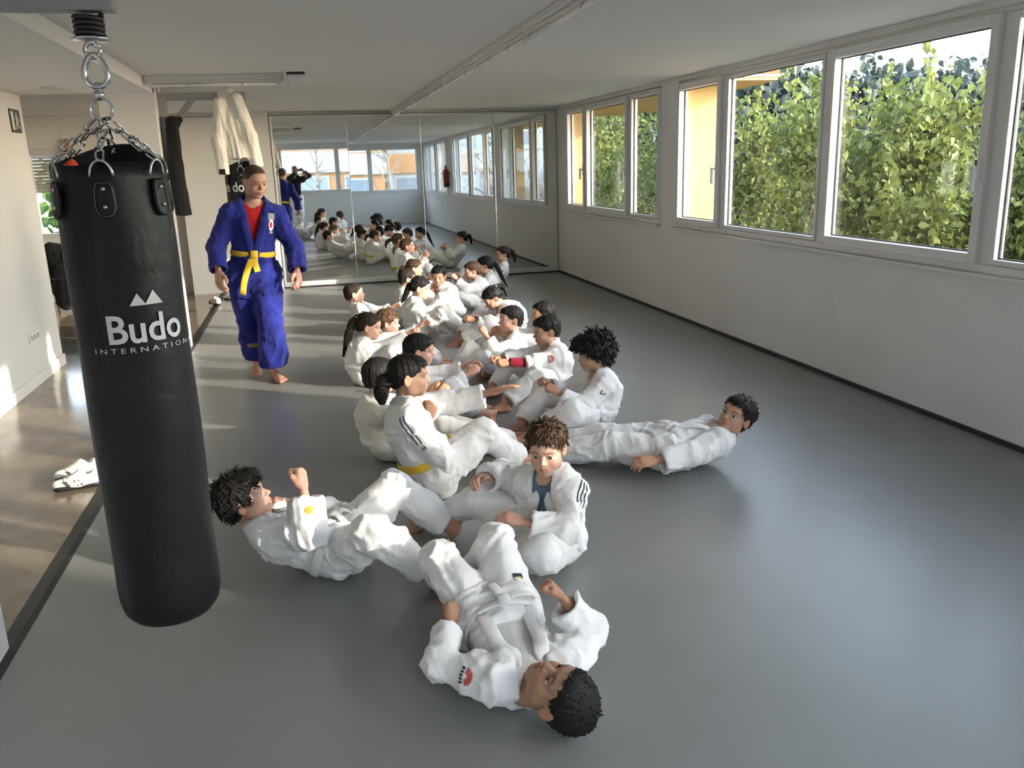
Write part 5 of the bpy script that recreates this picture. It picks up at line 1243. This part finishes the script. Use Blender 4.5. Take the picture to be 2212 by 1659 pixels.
PEOPLE = [
    dict(P=(0.024, 3.423, 0.110), N=(-0.277, 3.494, 0.227), F=(0.380, 0.000, 1.000), H=(-0.347, 3.505, 0.345), hd=(0.860, -0.050, 0.420), wR=(-0.096, 3.327, 0.436), wL=(-0.164, 3.587, 0.263), aR=(0.370, 3.156, 0.065), aL=(0.526, 3.595, 0.065), sc=0.98, hs=1.0, hair='thick', hcol='black', hR='fist', hL='fist', seed=30, tone=(0.620, 0.380, 0.280), hu=(-0.450, 0, 0.900), eR=(0.283, -0.574, -0.800), eL=(0.498, 0.402, -0.800), kR=(-0.129, -0.586, 0.800), kL=(0.075, 0.342, 1.000), zR=(0.815, -0.486, 0.100), zL=(0.943, 0.100, 0.100), tee='black', vd=0.16, vox=0.0083, bends=[[(0.03, 0.02, -0.02), (0.06, 0.01, -0.06)], [(-0.03, 0.03, -0.02), (-0.06, 0.02, -0.07)]], belt='white', amp=0.013, bend=0.03, marks=[{'on': 'farm', 'side': 'R', 't': 0.55, 'out': (0.15, -1, 0.25), 'w': 0.016, 'h': 0.016, 'kind': 'disc'}, {'on': 'chest', 'side': 'R', 't': 0.05, 'out': (0.1, -0.75, 0.6), 'w': 0.028, 'h': 0.03, 'kind': 'scrawl'}], label='boy in white lying back beside the punch bag, fists up, orange emblem on sleeve', group='children in white training suits sitting in two rows'),
    dict(P=(0.555, 2.665, 0.100), N=(0.572, 2.267, 0.087), F=(0.000, 0.000, 1.000), H=(0.628, 2.136, 0.125), hd=(-0.220, -0.020, 1), wR=(0.726, 2.472, 0.270), wL=(0.368, 2.590, 0.170), aR=(0.500, 3.020, 0.060), aL=(0.408, 3.096, 0.060), sc=0.88, shw=0.15, hs=1.04, hair='crop', hcol='black', hR='fist', hL='fist', seed=31, tone=(0.400, 0.230, 0.150), hu=(0.620, -0.780, 0.050), eR=(0.845, 0.572, -0.300), eL=(-0.961, -0.295, -0.400), kR=(0.192, 0.189, 1.000), kL=(-0.361, -0.043, 1.000), zR=(0.015, 0.223, 1.000), zL=(0.631, 0.048, 0.700), tR=(-0.018, 1.077, -0.200), tL=(0.074, 1.116, -0.200), tee='white', open=0.078, vd=0.24, vw=0.056, vox=0.0083, belt='white', amp=0.013, bend=0.01, neck=0.056, bends=[[(0.05, 0.012, -0.01), (0.11, 0.0, -0.02), (0.15, -0.03, -0.03)], [(-0.01, 0.016, -0.05), (-0.02, 0.012, -0.12)]], marks=[{'on': 'arm', 'side': 'L', 't': 0.25, 'out': (-0.75, -0.5, 0.5), 'w': 0.028, 'h': 0.03, 'kind': 'sun'}, {'on': 'thigh', 'side': 'R', 't': 0.22, 'out': (0.25, -0.3, 0.9), 'w': 0.02, 'h': 0.024, 'kind': 'patch'}], label='boy in white lying on his back nearest the camera, head towards it', group='children in white training suits sitting in two rows'),
    dict(P=(0.931, 3.277, 0.103), N=(0.933, 3.295, 0.364), F=(-0.790, -0.613, 0.000), H=(0.915, 3.264, 0.510), hd=(-0.450, -0.880, -0.120), wR=(0.668, 3.446, 0.340), wL=(0.757, 3.092, 0.270), aR=(0.483, 3.708, 0.065), aL=(0.792, 3.245, 0.060), sc=0.92, hs=1.0, hair='short', hcol='brown', hR='relax', hL='relax', seed=22, tone=(0.620, 0.380, 0.280), tee='blue', open=0.08, vd=0.26, vw=0.05, vox=0.0083, belt='', amp=0.012, bend=0.05, eR=(-0.314, 0.895, -0.100), eL=(0.947, -0.405, -0.300), kR=(-0.403, 0.194, 1.000), kL=(-0.607, -0.850, 0.200), tR=(-0.658, -0.130, -0.100), tL=(-0.788, 0.528, -0.300), zL=(-0.036, -0.281, 1.000), zR=(-0.385, 0.334, 0.800), marks=[{'on': 'arm', 'side': 'L', 't': 0.22, 'out': (0.62, -0.55, 0.55), 'w': 0.024, 'h': 0.06, 'kind': 'stripes3'}, {'on': 'arm', 'side': 'L', 't': 0.66, 'out': (0.62, -0.7, 0.25), 'w': 0.017, 'h': 0.022, 'kind': 'logo3'}, {'on': 'arm', 'side': 'L', 't': 0.72, 'out': (0.62, -0.7, 0.25), 'w': 0.014, 'h': 0.014, 'kind': 'word'}], label='boy in open white jacket over a blue shirt, three dark shoulder stripes', group='children in white training suits sitting in two rows'),
    dict(P=(1.860, 4.159, 0.114), N=(2.170, 4.130, 0.164), F=(-0.300, 0.000, 1.000), H=(2.258, 4.111, 0.270), hd=(-0.720, -0.450, 0.420), wR=(1.830, 4.324, 0.100), wL=(1.635, 3.929, 0.130), aR=(1.173, 4.653, 0.065), aL=(1.113, 4.497, 0.065), sc=1.02, hs=1.02, hair='short', hcol='dark', hR='relax', hL='relax', seed=32, tone=(0.520, 0.310, 0.210), hu=(0.500, 0.000, 0.850), eL=(0.921, -0.715, -0.400), eR=(1.064, 0.477, -0.400), kR=(0.006, 0.050, 1.000), kL=(-0.006, -0.050, 1.000), tR=(0.348, -0.042, 1.000), tL=(0.348, -0.042, 1.000), zL=(-0.159, -0.485, 0.800), vd=0.24, vw=0.055, vox=0.0092, bends=[[(0.03, 0.02, -0.02), (0.06, 0.02, -0.06)], [(-0.03, 0.03, -0.02), (-0.06, 0.02, -0.07)]], belt='white', amp=0.013, bend=0.02, label='boy in white lying back alone on the right side of the mat', group='children in white training suits sitting in two rows'),
    dict(P=(1.689, 4.952, 0.104), N=(1.737, 4.953, 0.354), F=(-0.999, -0.050, 0.000), H=(1.709, 4.953, 0.500), hd=(-1, 0.000, -0.120), wR=(1.419, 5.039, 0.311), wL=(1.430, 4.839, 0.306), aR=(1.227, 4.979, 0.060), aL=(1.255, 4.810, 0.060), sc=0.93, hs=1.0, hair='curly', hcol='black', hR='fist', hL='fist', seed=3, tone=(0.520, 0.310, 0.210), vd=0.2, bend=0.07, kL=(-0.040, -1.203, 0.900), vox=0.0092, amp=0.012, tee='white', marks=[{'on': 'arm', 'side': 'L', 't': 0.35, 'out': (0.2, -1, 0.25), 'w': 0.02, 'h': 0.024, 'kind': 'tick'}], label='curly-haired boy in white sitting with both fists stretched forward', group='children in white training suits sitting in two rows', kR=(-0.137, 0.744, 1.000)),
    dict(P=(1.682, 5.875, 0.103), N=(1.697, 5.877, 0.339), F=(-0.997, -0.080, 0.000), H=(1.662, 5.873, 0.485), hd=(-1, -0.100, -0.120), wR=(1.305, 5.945, 0.287), wL=(1.232, 5.728, 0.302), aR=(1.257, 5.921, 0.060), aL=(1.257, 5.523, 0.060), sc=0.92, hs=1.0, hair='crop', hR='fist', hL='fist', seed=4, tone=(0.520, 0.310, 0.210), bend=0.07, slvL=0.25, vox=0.0092, red=1, marks=[{'on': 'arm', 'side': 'L', 't': 0.4, 'out': (0.1, -1, 0.3), 'w': 0.03, 'h': 0.03, 'kind': 'sun'}], label='short-haired boy in white with a red undersleeve, red fan emblem on his arm', group='children in white training suits sitting in two rows', kR=(-0.159, 0.740, 1.000), kL=(-0.040, -0.756, 1.000)),
    dict(P=(1.472, 6.441, 0.096), N=(1.540, 6.450, 0.337), F=(-0.993, -0.119, 0.000), H=(1.532, 6.448, 0.480), hd=(-1, -0.150, 0.050), wR=(1.407, 6.534, 0.369), wL=(1.298, 6.320, 0.402), aR=(1.046, 6.466, 0.060), aL=(1.044, 6.314, 0.060), sc=0.86, hs=0.97, hair='crop', hR='fist', hL='fist', seed=5, tone=(0.620, 0.380, 0.280), eL=(0.346, -0.361, -1.000), label='smiling crop-haired boy in white with both fists at his chest', group='children in white training suits sitting in two rows', kR=(-0.189, 0.733, 1.000), kL=(-0.010, -0.757, 1.000)),
    dict(P=(1.804, 6.567, 0.094), N=(1.847, 6.569, 0.337), F=(-0.999, -0.050, 0.000), H=(1.834, 6.569, 0.480), hd=(-1, 0.000, 0.050), wR=(1.499, 6.652, 0.360), wL=(1.509, 6.452, 0.360), aR=(1.381, 6.621, 0.060), aL=(1.368, 6.470, 0.060), sc=0.84, hs=0.97, hair='crop', seed=6, tone=(0.520, 0.310, 0.210), label='dark-haired boy in white half hidden behind the red-sleeved boy', group='children in white training suits sitting in two rows', kR=(-0.137, 0.744, 1.000), kL=(-0.062, -0.754, 1.000)),
    dict(P=(1.885, 7.911, 0.106), N=(1.802, 7.913, 0.318), F=(-0.999, -0.050, 0.000), H=(1.705, 7.902, 0.430), hd=(-1, -0.150, -0.750), wR=(1.558, 7.985, 0.219), wL=(1.485, 7.751, 0.250), aR=(1.382, 7.961, 0.060), aL=(1.369, 7.810, 0.060), sc=0.95, hs=0.98, hair='tied', seed=7, tone=(0.520, 0.310, 0.210), bend=0.09, hR='relax', hL='relax', tail={'pts': [(0, -0.085, 0.075), (0.035, 0, 0.01, 0), (0.07, -0.02, -0.02, 0), (0.08, -0.03, -0.09, 0)], 'tie': 'pink', 'r': [0.02, 0.026, 0.022, 0.008]}, label='girl in white bending far forward with a pink hair tie', group='children in white training suits sitting in two rows', kR=(-0.137, 0.744, 1.000), kL=(-0.062, -0.754, 1.000)),
    dict(P=(1.461, 9.284, 0.112), N=(1.420, 9.274, 0.351), F=(-0.810, -0.587, 0.000), H=(1.396, 9.237, 0.500), hd=(-0.350, -0.900, -0.100), wR=(1.189, 9.284, 0.200), wL=(1.393, 9.037, 0.180), aR=(1.077, 9.098, 0.060), aL=(1.149, 8.965, 0.060), sc=1.0, hs=0.98, hair='short', seed=8, tone=(0.520, 0.310, 0.210), belt='yellow', bw=1.12, label='sturdy boy in white with yellow belt, looking round at the camera', group='children in white training suits sitting in two rows', kR=(-0.521, 0.549, 1.000), kL=(0.359, -0.666, 1.000)),
    dict(P=(1.945, 9.716, 0.099), N=(1.912, 9.716, 0.341), F=(-1.000, 0.000, 0.000), H=(1.865, 9.716, 0.480), hd=(-1, 0.000, -0.150), wR=(1.679, 9.836, 0.406), wL=(1.648, 9.596, 0.416), aR=(1.525, 9.791, 0.060), aL=(1.505, 9.641, 0.060), sc=0.88, hs=0.97, hair='crop', hcol='brown', seed=9, tone=(0.620, 0.380, 0.280), hR='fist', hL='fist', label='brown-haired boy in white reaching forward, in front of the long ponytail', group='children in white training suits sitting in two rows', kR=(-0.100, 0.750, 1.000), kL=(-0.100, -0.750, 1.000)),
    dict(P=(2.100, 9.973, 0.099), N=(2.104, 9.970, 0.358), F=(-0.995, 0.100, 0.000), H=(2.070, 9.976, 0.500), hd=(-1, 0.200, -0.100), wR=(1.791, 10.105, 0.360), wL=(1.771, 9.906, 0.360), aR=(1.689, 10.090, 0.060), aL=(1.655, 9.942, 0.060), sc=0.88, hs=0.97, hair='tied', seed=10, tail={'pts': [(0, -0.1, 0.05), (0.05, -0.02, -0.08, 0), (0.1, -0.04, -0.2, 0), (0.16, -0.05, -0.32, 0)], 'tie': 'pink', 'r': [0.02, 0.028, 0.024, 0.008]}, label='girl in white with a very long dark ponytail and pink tie', group='children in white training suits sitting in two rows', kR=(-0.025, 0.756, 1.000), kL=(-0.174, -0.736, 1.000)),
    dict(P=(2.383, 11.279, 0.106), N=(2.592, 11.300, 0.344), F=(-0.995, -0.100, 0.000), H=(2.602, 11.301, 0.480), hd=(-1, -0.100, -0.000), wR=(2.322, 11.393, 0.340), wL=(2.316, 11.152, 0.300), aR=(1.878, 11.304, 0.060), aL=(1.873, 11.153, 0.060), sc=0.95, hs=0.98, hair='tied', seed=11, tone=(0.620, 0.380, 0.280), hcol='dark', tail={'pts': [(0, -0.1, 0.045), (0.035, 0, -0.02, 0), (0.06, -0.01, -0.08, 0), (0.07, -0.01, -0.16, 0)], 'tie': 'black', 'r': [0.02, 0.03, 0.026, 0.01]}, marks=[{'on': 'arm', 'side': 'L', 't': 0.3, 'out': (0.2, -1, 0.2), 'w': 0.016, 'h': 0.02, 'kind': 'tick'}], label='girl in white leaning back near the mirror corner, short bushy ponytail', group='children in white training suits sitting in two rows', kR=(-0.174, 0.736, 1.000), kL=(-0.025, -0.756, 1.000)),
    dict(P=(0.555, 4.189, 0.119), N=(0.444, 4.200, 0.490), F=(0.995, -0.100, 0.000), H=(0.456, 4.199, 0.645), hd=(1, -0.100, -0.020), wR=(0.537, 4.170, 0.415), wL=(0.903, 4.295, 0.495), aR=(1.065, 4.372, 0.065), aL=(1.094, 4.680, 0.065), sc=1.06, hs=1.0, hair='crop', hcol='black', seed=12, tone=(0.520, 0.310, 0.210), hR='fist', hL='open', eR=(0.129, -0.716, -1.000), eL=(0.050, 0.498, -0.500), zL=(0.119, 0.189, 1.000), zR=(0.209, -0.925, 0.000), kR=(-0.010, -0.100, 1.000), kL=(0.010, 0.100, 1.000), belt='yellow', bh=0.75, bends=[[(0.03, 0.01, -0.03), (0.05, -0.02, -0.07)], [(-0.02, 0.02, -0.03), (-0.05, 0.02, -0.07)]], slvR=0.55, vox=0.0086, amp=0.012, lm='gi', yR=(0.289, -0.129, 1.000), tail={'pts': [(0, -0.09, -0.02), (-0.03, 0, -0.08, 0), (-0.045, 0, -0.15, 0), (-0.04, 0, -0.19, 0)], 'r': [0.035, 0.04, 0.036, 0.02]}, marks=[{'on': 'arm', 'side': 'R', 't': 0.25, 'out': (-0.75, -0.7, 0.2), 'w': 0.022, 'h': 0.075, 'kind': 'stripes2'}, {'on': 'arm', 'side': 'R', 't': 0.72, 'out': (-0.6, -0.8, 0.1), 'w': 0.018, 'h': 0.022, 'kind': 'logo3'}], label='child in white with yellow belt, navy sleeve stripes, one arm stretched out', group='children in white training suits sitting in two rows'),
    dict(P=(0.373, 4.850, 0.106), N=(0.335, 4.840, 0.351), F=(0.999, 0.050, 0.000), H=(0.353, 4.849, 0.500), hd=(1, 0.450, -0.020), wR=(0.678, 4.765, 0.360), wL=(0.668, 4.965, 0.360), aR=(0.936, 4.808, 0.060), aL=(0.969, 4.950, 0.060), sc=0.95, hs=0.98, hair='crop', seed=13, tone=(0.520, 0.310, 0.210), jm='gi_cream', tR=(0.300, 0.015, 1.000), tL=(0.300, 0.015, 1.000), label='crop-haired child in cream seen from behind, next to the yellow belt', group='children in white training suits sitting in two rows', kR=(0.137, -0.744, 1.000), kL=(0.062, 0.754, 1.000)),
    dict(P=(0.624, 5.515, 0.104), N=(0.633, 5.516, 0.343), F=(0.999, -0.050, 0.000), H=(0.674, 5.512, 0.490), hd=(1, -0.100, -0.120), wR=(0.981, 5.397, 0.334), wL=(1.007, 5.596, 0.334), aR=(1.039, 5.419, 0.060), aL=(1.067, 5.568, 0.060), sc=0.93, hs=1.0, hair='crop', hcol='black', seed=14, tone=(0.620, 0.380, 0.280), hR='grip', hL='relax', vox=0.0092, label='black-haired boy in white with both arms stretched out, left row', group='children in white training suits sitting in two rows', kR=(0.062, -0.754, 1.000), kL=(0.137, 0.744, 1.000)),
    dict(P=(0.373, 6.708, 0.106), N=(0.385, 6.711, 0.318), F=(0.999, -0.050, 0.000), H=(0.433, 6.705, 0.460), hd=(1, -0.150, -0.200), wR=(0.831, 6.585, 0.388), wL=(0.839, 6.785, 0.381), aR=(0.789, 6.612, 0.060), aL=(0.816, 6.761, 0.060), sc=0.95, hs=0.97, hair='tied', hcol='dark', seed=15, tone=(0.620, 0.380, 0.280), hR='fist', hL='fist', clip=(0.062, 0.010, 0.062), tail={'pts': [(0, -0.095, 0.065), (-0.05, -0.02, -0.05, 0), (-0.09, -0.03, -0.17, 0), (-0.13, -0.04, -0.29, 0)], 'tie': 'white', 'r': [0.022, 0.032, 0.028, 0.01]}, label='girl in white with long ponytail and red hair clip', group='children in white training suits sitting in two rows', kR=(0.062, -0.754, 1.000), kL=(0.137, 0.744, 1.000)),
    dict(P=(0.593, 7.034, 0.094), N=(0.581, 7.036, 0.283), F=(0.999, -0.050, 0.000), H=(0.613, 7.033, 0.420), hd=(1, -0.100, -0.100), wR=(0.644, 6.932, 0.338), wL=(0.898, 7.119, 0.360), aR=(1.009, 6.938, 0.060), aL=(1.036, 7.087, 0.060), sc=0.84, hs=0.95, hair='short', seed=16, hcol='light', tone=(0.660, 0.430, 0.330), label='light-haired child in white mostly hidden behind the red hair clip girl', group='children in white training suits sitting in two rows', kR=(0.062, -0.754, 1.000), kL=(0.137, 0.744, 1.000)),
    dict(P=(0.683, 8.805, 0.103), N=(0.466, 8.815, 0.299), F=(0.999, -0.050, 0.000), H=(0.443, 8.817, 0.430), hd=(1, -0.000, 0.100), wR=(0.766, 8.700, 0.233), wL=(0.837, 8.897, 0.250), aR=(1.158, 8.706, 0.060), aL=(1.186, 8.855, 0.060), sc=0.92, hs=0.97, hair='crop', hcol='dark', seed=17, tone=(0.620, 0.380, 0.280), jm='gi', label='small boy in white leaning back, apart at the left end', group='children in white training suits sitting in two rows', kR=(0.062, -0.754, 1.000), kL=(0.137, 0.744, 1.000)),
    dict(P=(1.030, 8.423, 0.108), N=(1.031, 8.429, 0.357), F=(0.995, -0.100, 0.000), H=(1.080, 8.418, 0.500), hd=(1, -0.250, -0.250), wR=(1.301, 8.295, 0.269), wL=(1.324, 8.494, 0.255), aR=(1.440, 8.307, 0.060), aL=(1.475, 8.454, 0.060), sc=0.96, hs=1.0, hair='tied', seed=18, tone=(0.620, 0.380, 0.280), hR='fist', hL='fist', tail={'pts': [(0, -0.1, 0.02), (-0.03, -0.01, -0.07, 0), (-0.07, -0.02, -0.15, 0), (-0.11, -0.02, -0.21, 0)], 'r': [0.028, 0.03, 0.024, 0.01]}, label='girl in white with a dark braid down her back', group='children in white training suits sitting in two rows', kR=(0.025, -0.756, 1.000), kL=(0.174, 0.736, 1.000)),
    dict(P=(1.032, 9.359, 0.099), N=(1.028, 9.355, 0.339), F=(0.999, -0.050, 0.000), H=(1.062, 9.358, 0.480), hd=(1, 0.100, -0.100), wR=(1.327, 9.244, 0.360), wL=(1.337, 9.444, 0.360), aR=(1.448, 9.263, 0.060), aL=(1.476, 9.412, 0.060), sc=0.88, hs=0.96, hair='crop', hcol='dark', seed=19, label='crop-haired boy in white just behind the braided girl', group='children in white training suits sitting in two rows', kR=(0.062, -0.754, 1.000), kL=(0.137, 0.744, 1.000)),
    dict(P=(1.138, 10.110, 0.101), N=(1.191, 10.113, 0.359), F=(1.000, -0.000, 0.000), H=(1.238, 10.110, 0.500), hd=(1, -0.100, -0.100), wR=(1.438, 10.010, 0.360), wL=(1.438, 10.210, 0.360), aR=(1.558, 10.035, 0.060), aL=(1.578, 10.185, 0.060), sc=0.9, hs=0.96, hair='tied', hcol='brown', seed=20, belt='yellow', tail={'pts': [(0, -0.1, 0.0), (-0.05, -0.02, -0.05, 0), (-0.08, -0.03, -0.1, 0), (-0.08, -0.03, -0.15, 0)], 'tie': 'black', 'r': [0.022, 0.028, 0.024, 0.01]}, label='brown-haired girl in white with yellow belt and low ponytail', group='children in white training suits sitting in two rows', kR=(0.100, -0.750, 1.000), kL=(0.100, 0.750, 1.000)),
    dict(P=(1.424, 12.291, 0.106), N=(1.409, 12.293, 0.419), F=(1.000, -0.000, 0.000), H=(1.424, 12.291, 0.570), hd=(1, -0.100, 0.100), wR=(1.674, 12.191, 0.420), wL=(1.674, 12.391, 0.420), aR=(1.844, 12.216, 0.060), aL=(1.864, 12.366, 0.060), sc=0.95, hs=0.97, hair='tied', hcol='brown', seed=21, belt='yellow', hR='fist', hL='fist', tail={'pts': [(0, -0.1, 0.03), (-0.05, -0.02, -0.03, 0), (-0.09, -0.03, -0.08, 0), (-0.1, -0.03, -0.15, 0)], 'tie': 'black', 'r': [0.022, 0.028, 0.024, 0.01]}, label='girl in white sitting upright closest to the mirror', group='children in white training suits sitting in two rows', kR=(0.100, -0.750, 1.000), kL=(0.100, 0.750, 1.000)),
    dict(P=(-0.433, 7.160, 0.875), N=(-0.375, 7.135, 1.440), F=(0.100, -0.995, 0.000), H=(-0.339, 7.080, 1.607), hd=(0.450, -0.850, -0.280), wR=(-0.682, 6.980, 0.918), wL=(-0.081, 7.020, 0.885), aR=(-0.488, 7.392, 0.120), aL=(-0.348, 7.082, 0.085), sc=1.26, hs=1.1, adult=True, hair='buzz', hcol='buzz', hR='relax', hL='relax', seed=41, tone=(0.440, 0.260, 0.190), jm='gi_blue', belt='yellow', tee='red', vd=0.335, vw=0.066, bend=0.0, jt=0.006, tt=0.018, bw=0.98, skirt=0.15, bh=0.95, vox=0.0095, amp=0.012, kR=(0.100, -0.995, 0.000), kL=(0.100, -0.995, 0.000), tR=(-0.149, -1.020, -0.550), tL=(0.438, -0.861, 0.000), zR=(-0.736, -0.677, 0.000), zL=(0.856, -0.517, 0.000), eR=(-0.597, 0.945, 0.000), eL=(0.398, 1.045, 0.000), shw=0.148, shd=0.062, shr=0.049, slvR=0.9, slvL=0.9, cuff=0.058, drop=0.0, tcuff=0.082, tl=0.86, tlR=0.8, bends=[[(0.03, 0.02, -0.06), (0.06, 0.03, -0.16), (0.07, 0.02, -0.25)], [(-0.005, 0.02, -0.05), (-0.02, 0.03, -0.1)]], marks=[{'on': 'chest', 'side': 'L', 't': 0.1, 'lat': 0.105, 'out': (0.1, -1, 0), 'w': 0.03, 'h': 0.08, 'kind': 'badge'}, {'on': 'shin', 'side': 'R', 't': 0.55, 'out': (0, -1, 0.1), 'w': 0.05, 'h': 0.03, 'kind': 'script'}], label='barefoot man in blue training suit, red shirt and yellow belt walking'),
    dict(P=(-0.160, -0.460, 0.880), N=(-0.123, -0.397, 1.508), F=(0.050, 0.999, 0.000), H=(-0.115, -0.360, 1.685), hd=(0.120, 1, 0), wR=(0.130, -0.080, 1.630), wL=(-0.100, -0.100, 1.610), aR=(-0.080, -0.420, 0.085), aL=(-0.300, -0.440, 0.085), sc=1.25, hs=1.08, adult=True, hair='buzz', hcol='buzz', hR='grip', hL='grip', seed=42, tone=(0.440, 0.260, 0.190), jm='shirt_dark', tm='gi', belt='', vd=0, vw=0.03, skirt=0.06, bend=0, jt=0.008, tt=0.022, vox=0.012, eR=(0.989, -0.250, -0.200), eL=(-0.709, -0.165, -0.600), zR=(0.889, -0.245, 0.300), zL=(-0.909, -0.155, 0.300), yR=(-0.395, 0.120, 1.000), yL=(0.305, 0.085, 1.000), kR=(0.250, 0.989, 0.000), kL=(-0.150, 1.009, 0.000), shw=0.148, shd=0.062, shr=0.049, slvR=0.95, slvL=0.95, cuff=0.045, drop=0.0, label='photographer in dark top and white trousers, seen only in the mirror'),
]
# ---------------------------------------------------------------- everybody
for s in PEOPLE: make_person(s)
ph = empty('phone', (.015, -.075, 1.66)); tag(ph, 'phone held up sideways by the photographer, seen in the mirror', 'phone')
sub(MB().box((-.06, -.075, 1.645), (.09, -.067, 1.715)).build('case', 'shoe_black', bevel=.003), ph); sub(MB().lathe([(0, 0), (.007, 0), (.007, .002), (0, .002)], (0, -.067, 1.70), 14, R=np.array([[1.,0,0],[0,0,1],[0,-1,0]])).build('lens', 'chrome', smooth=True), ph)
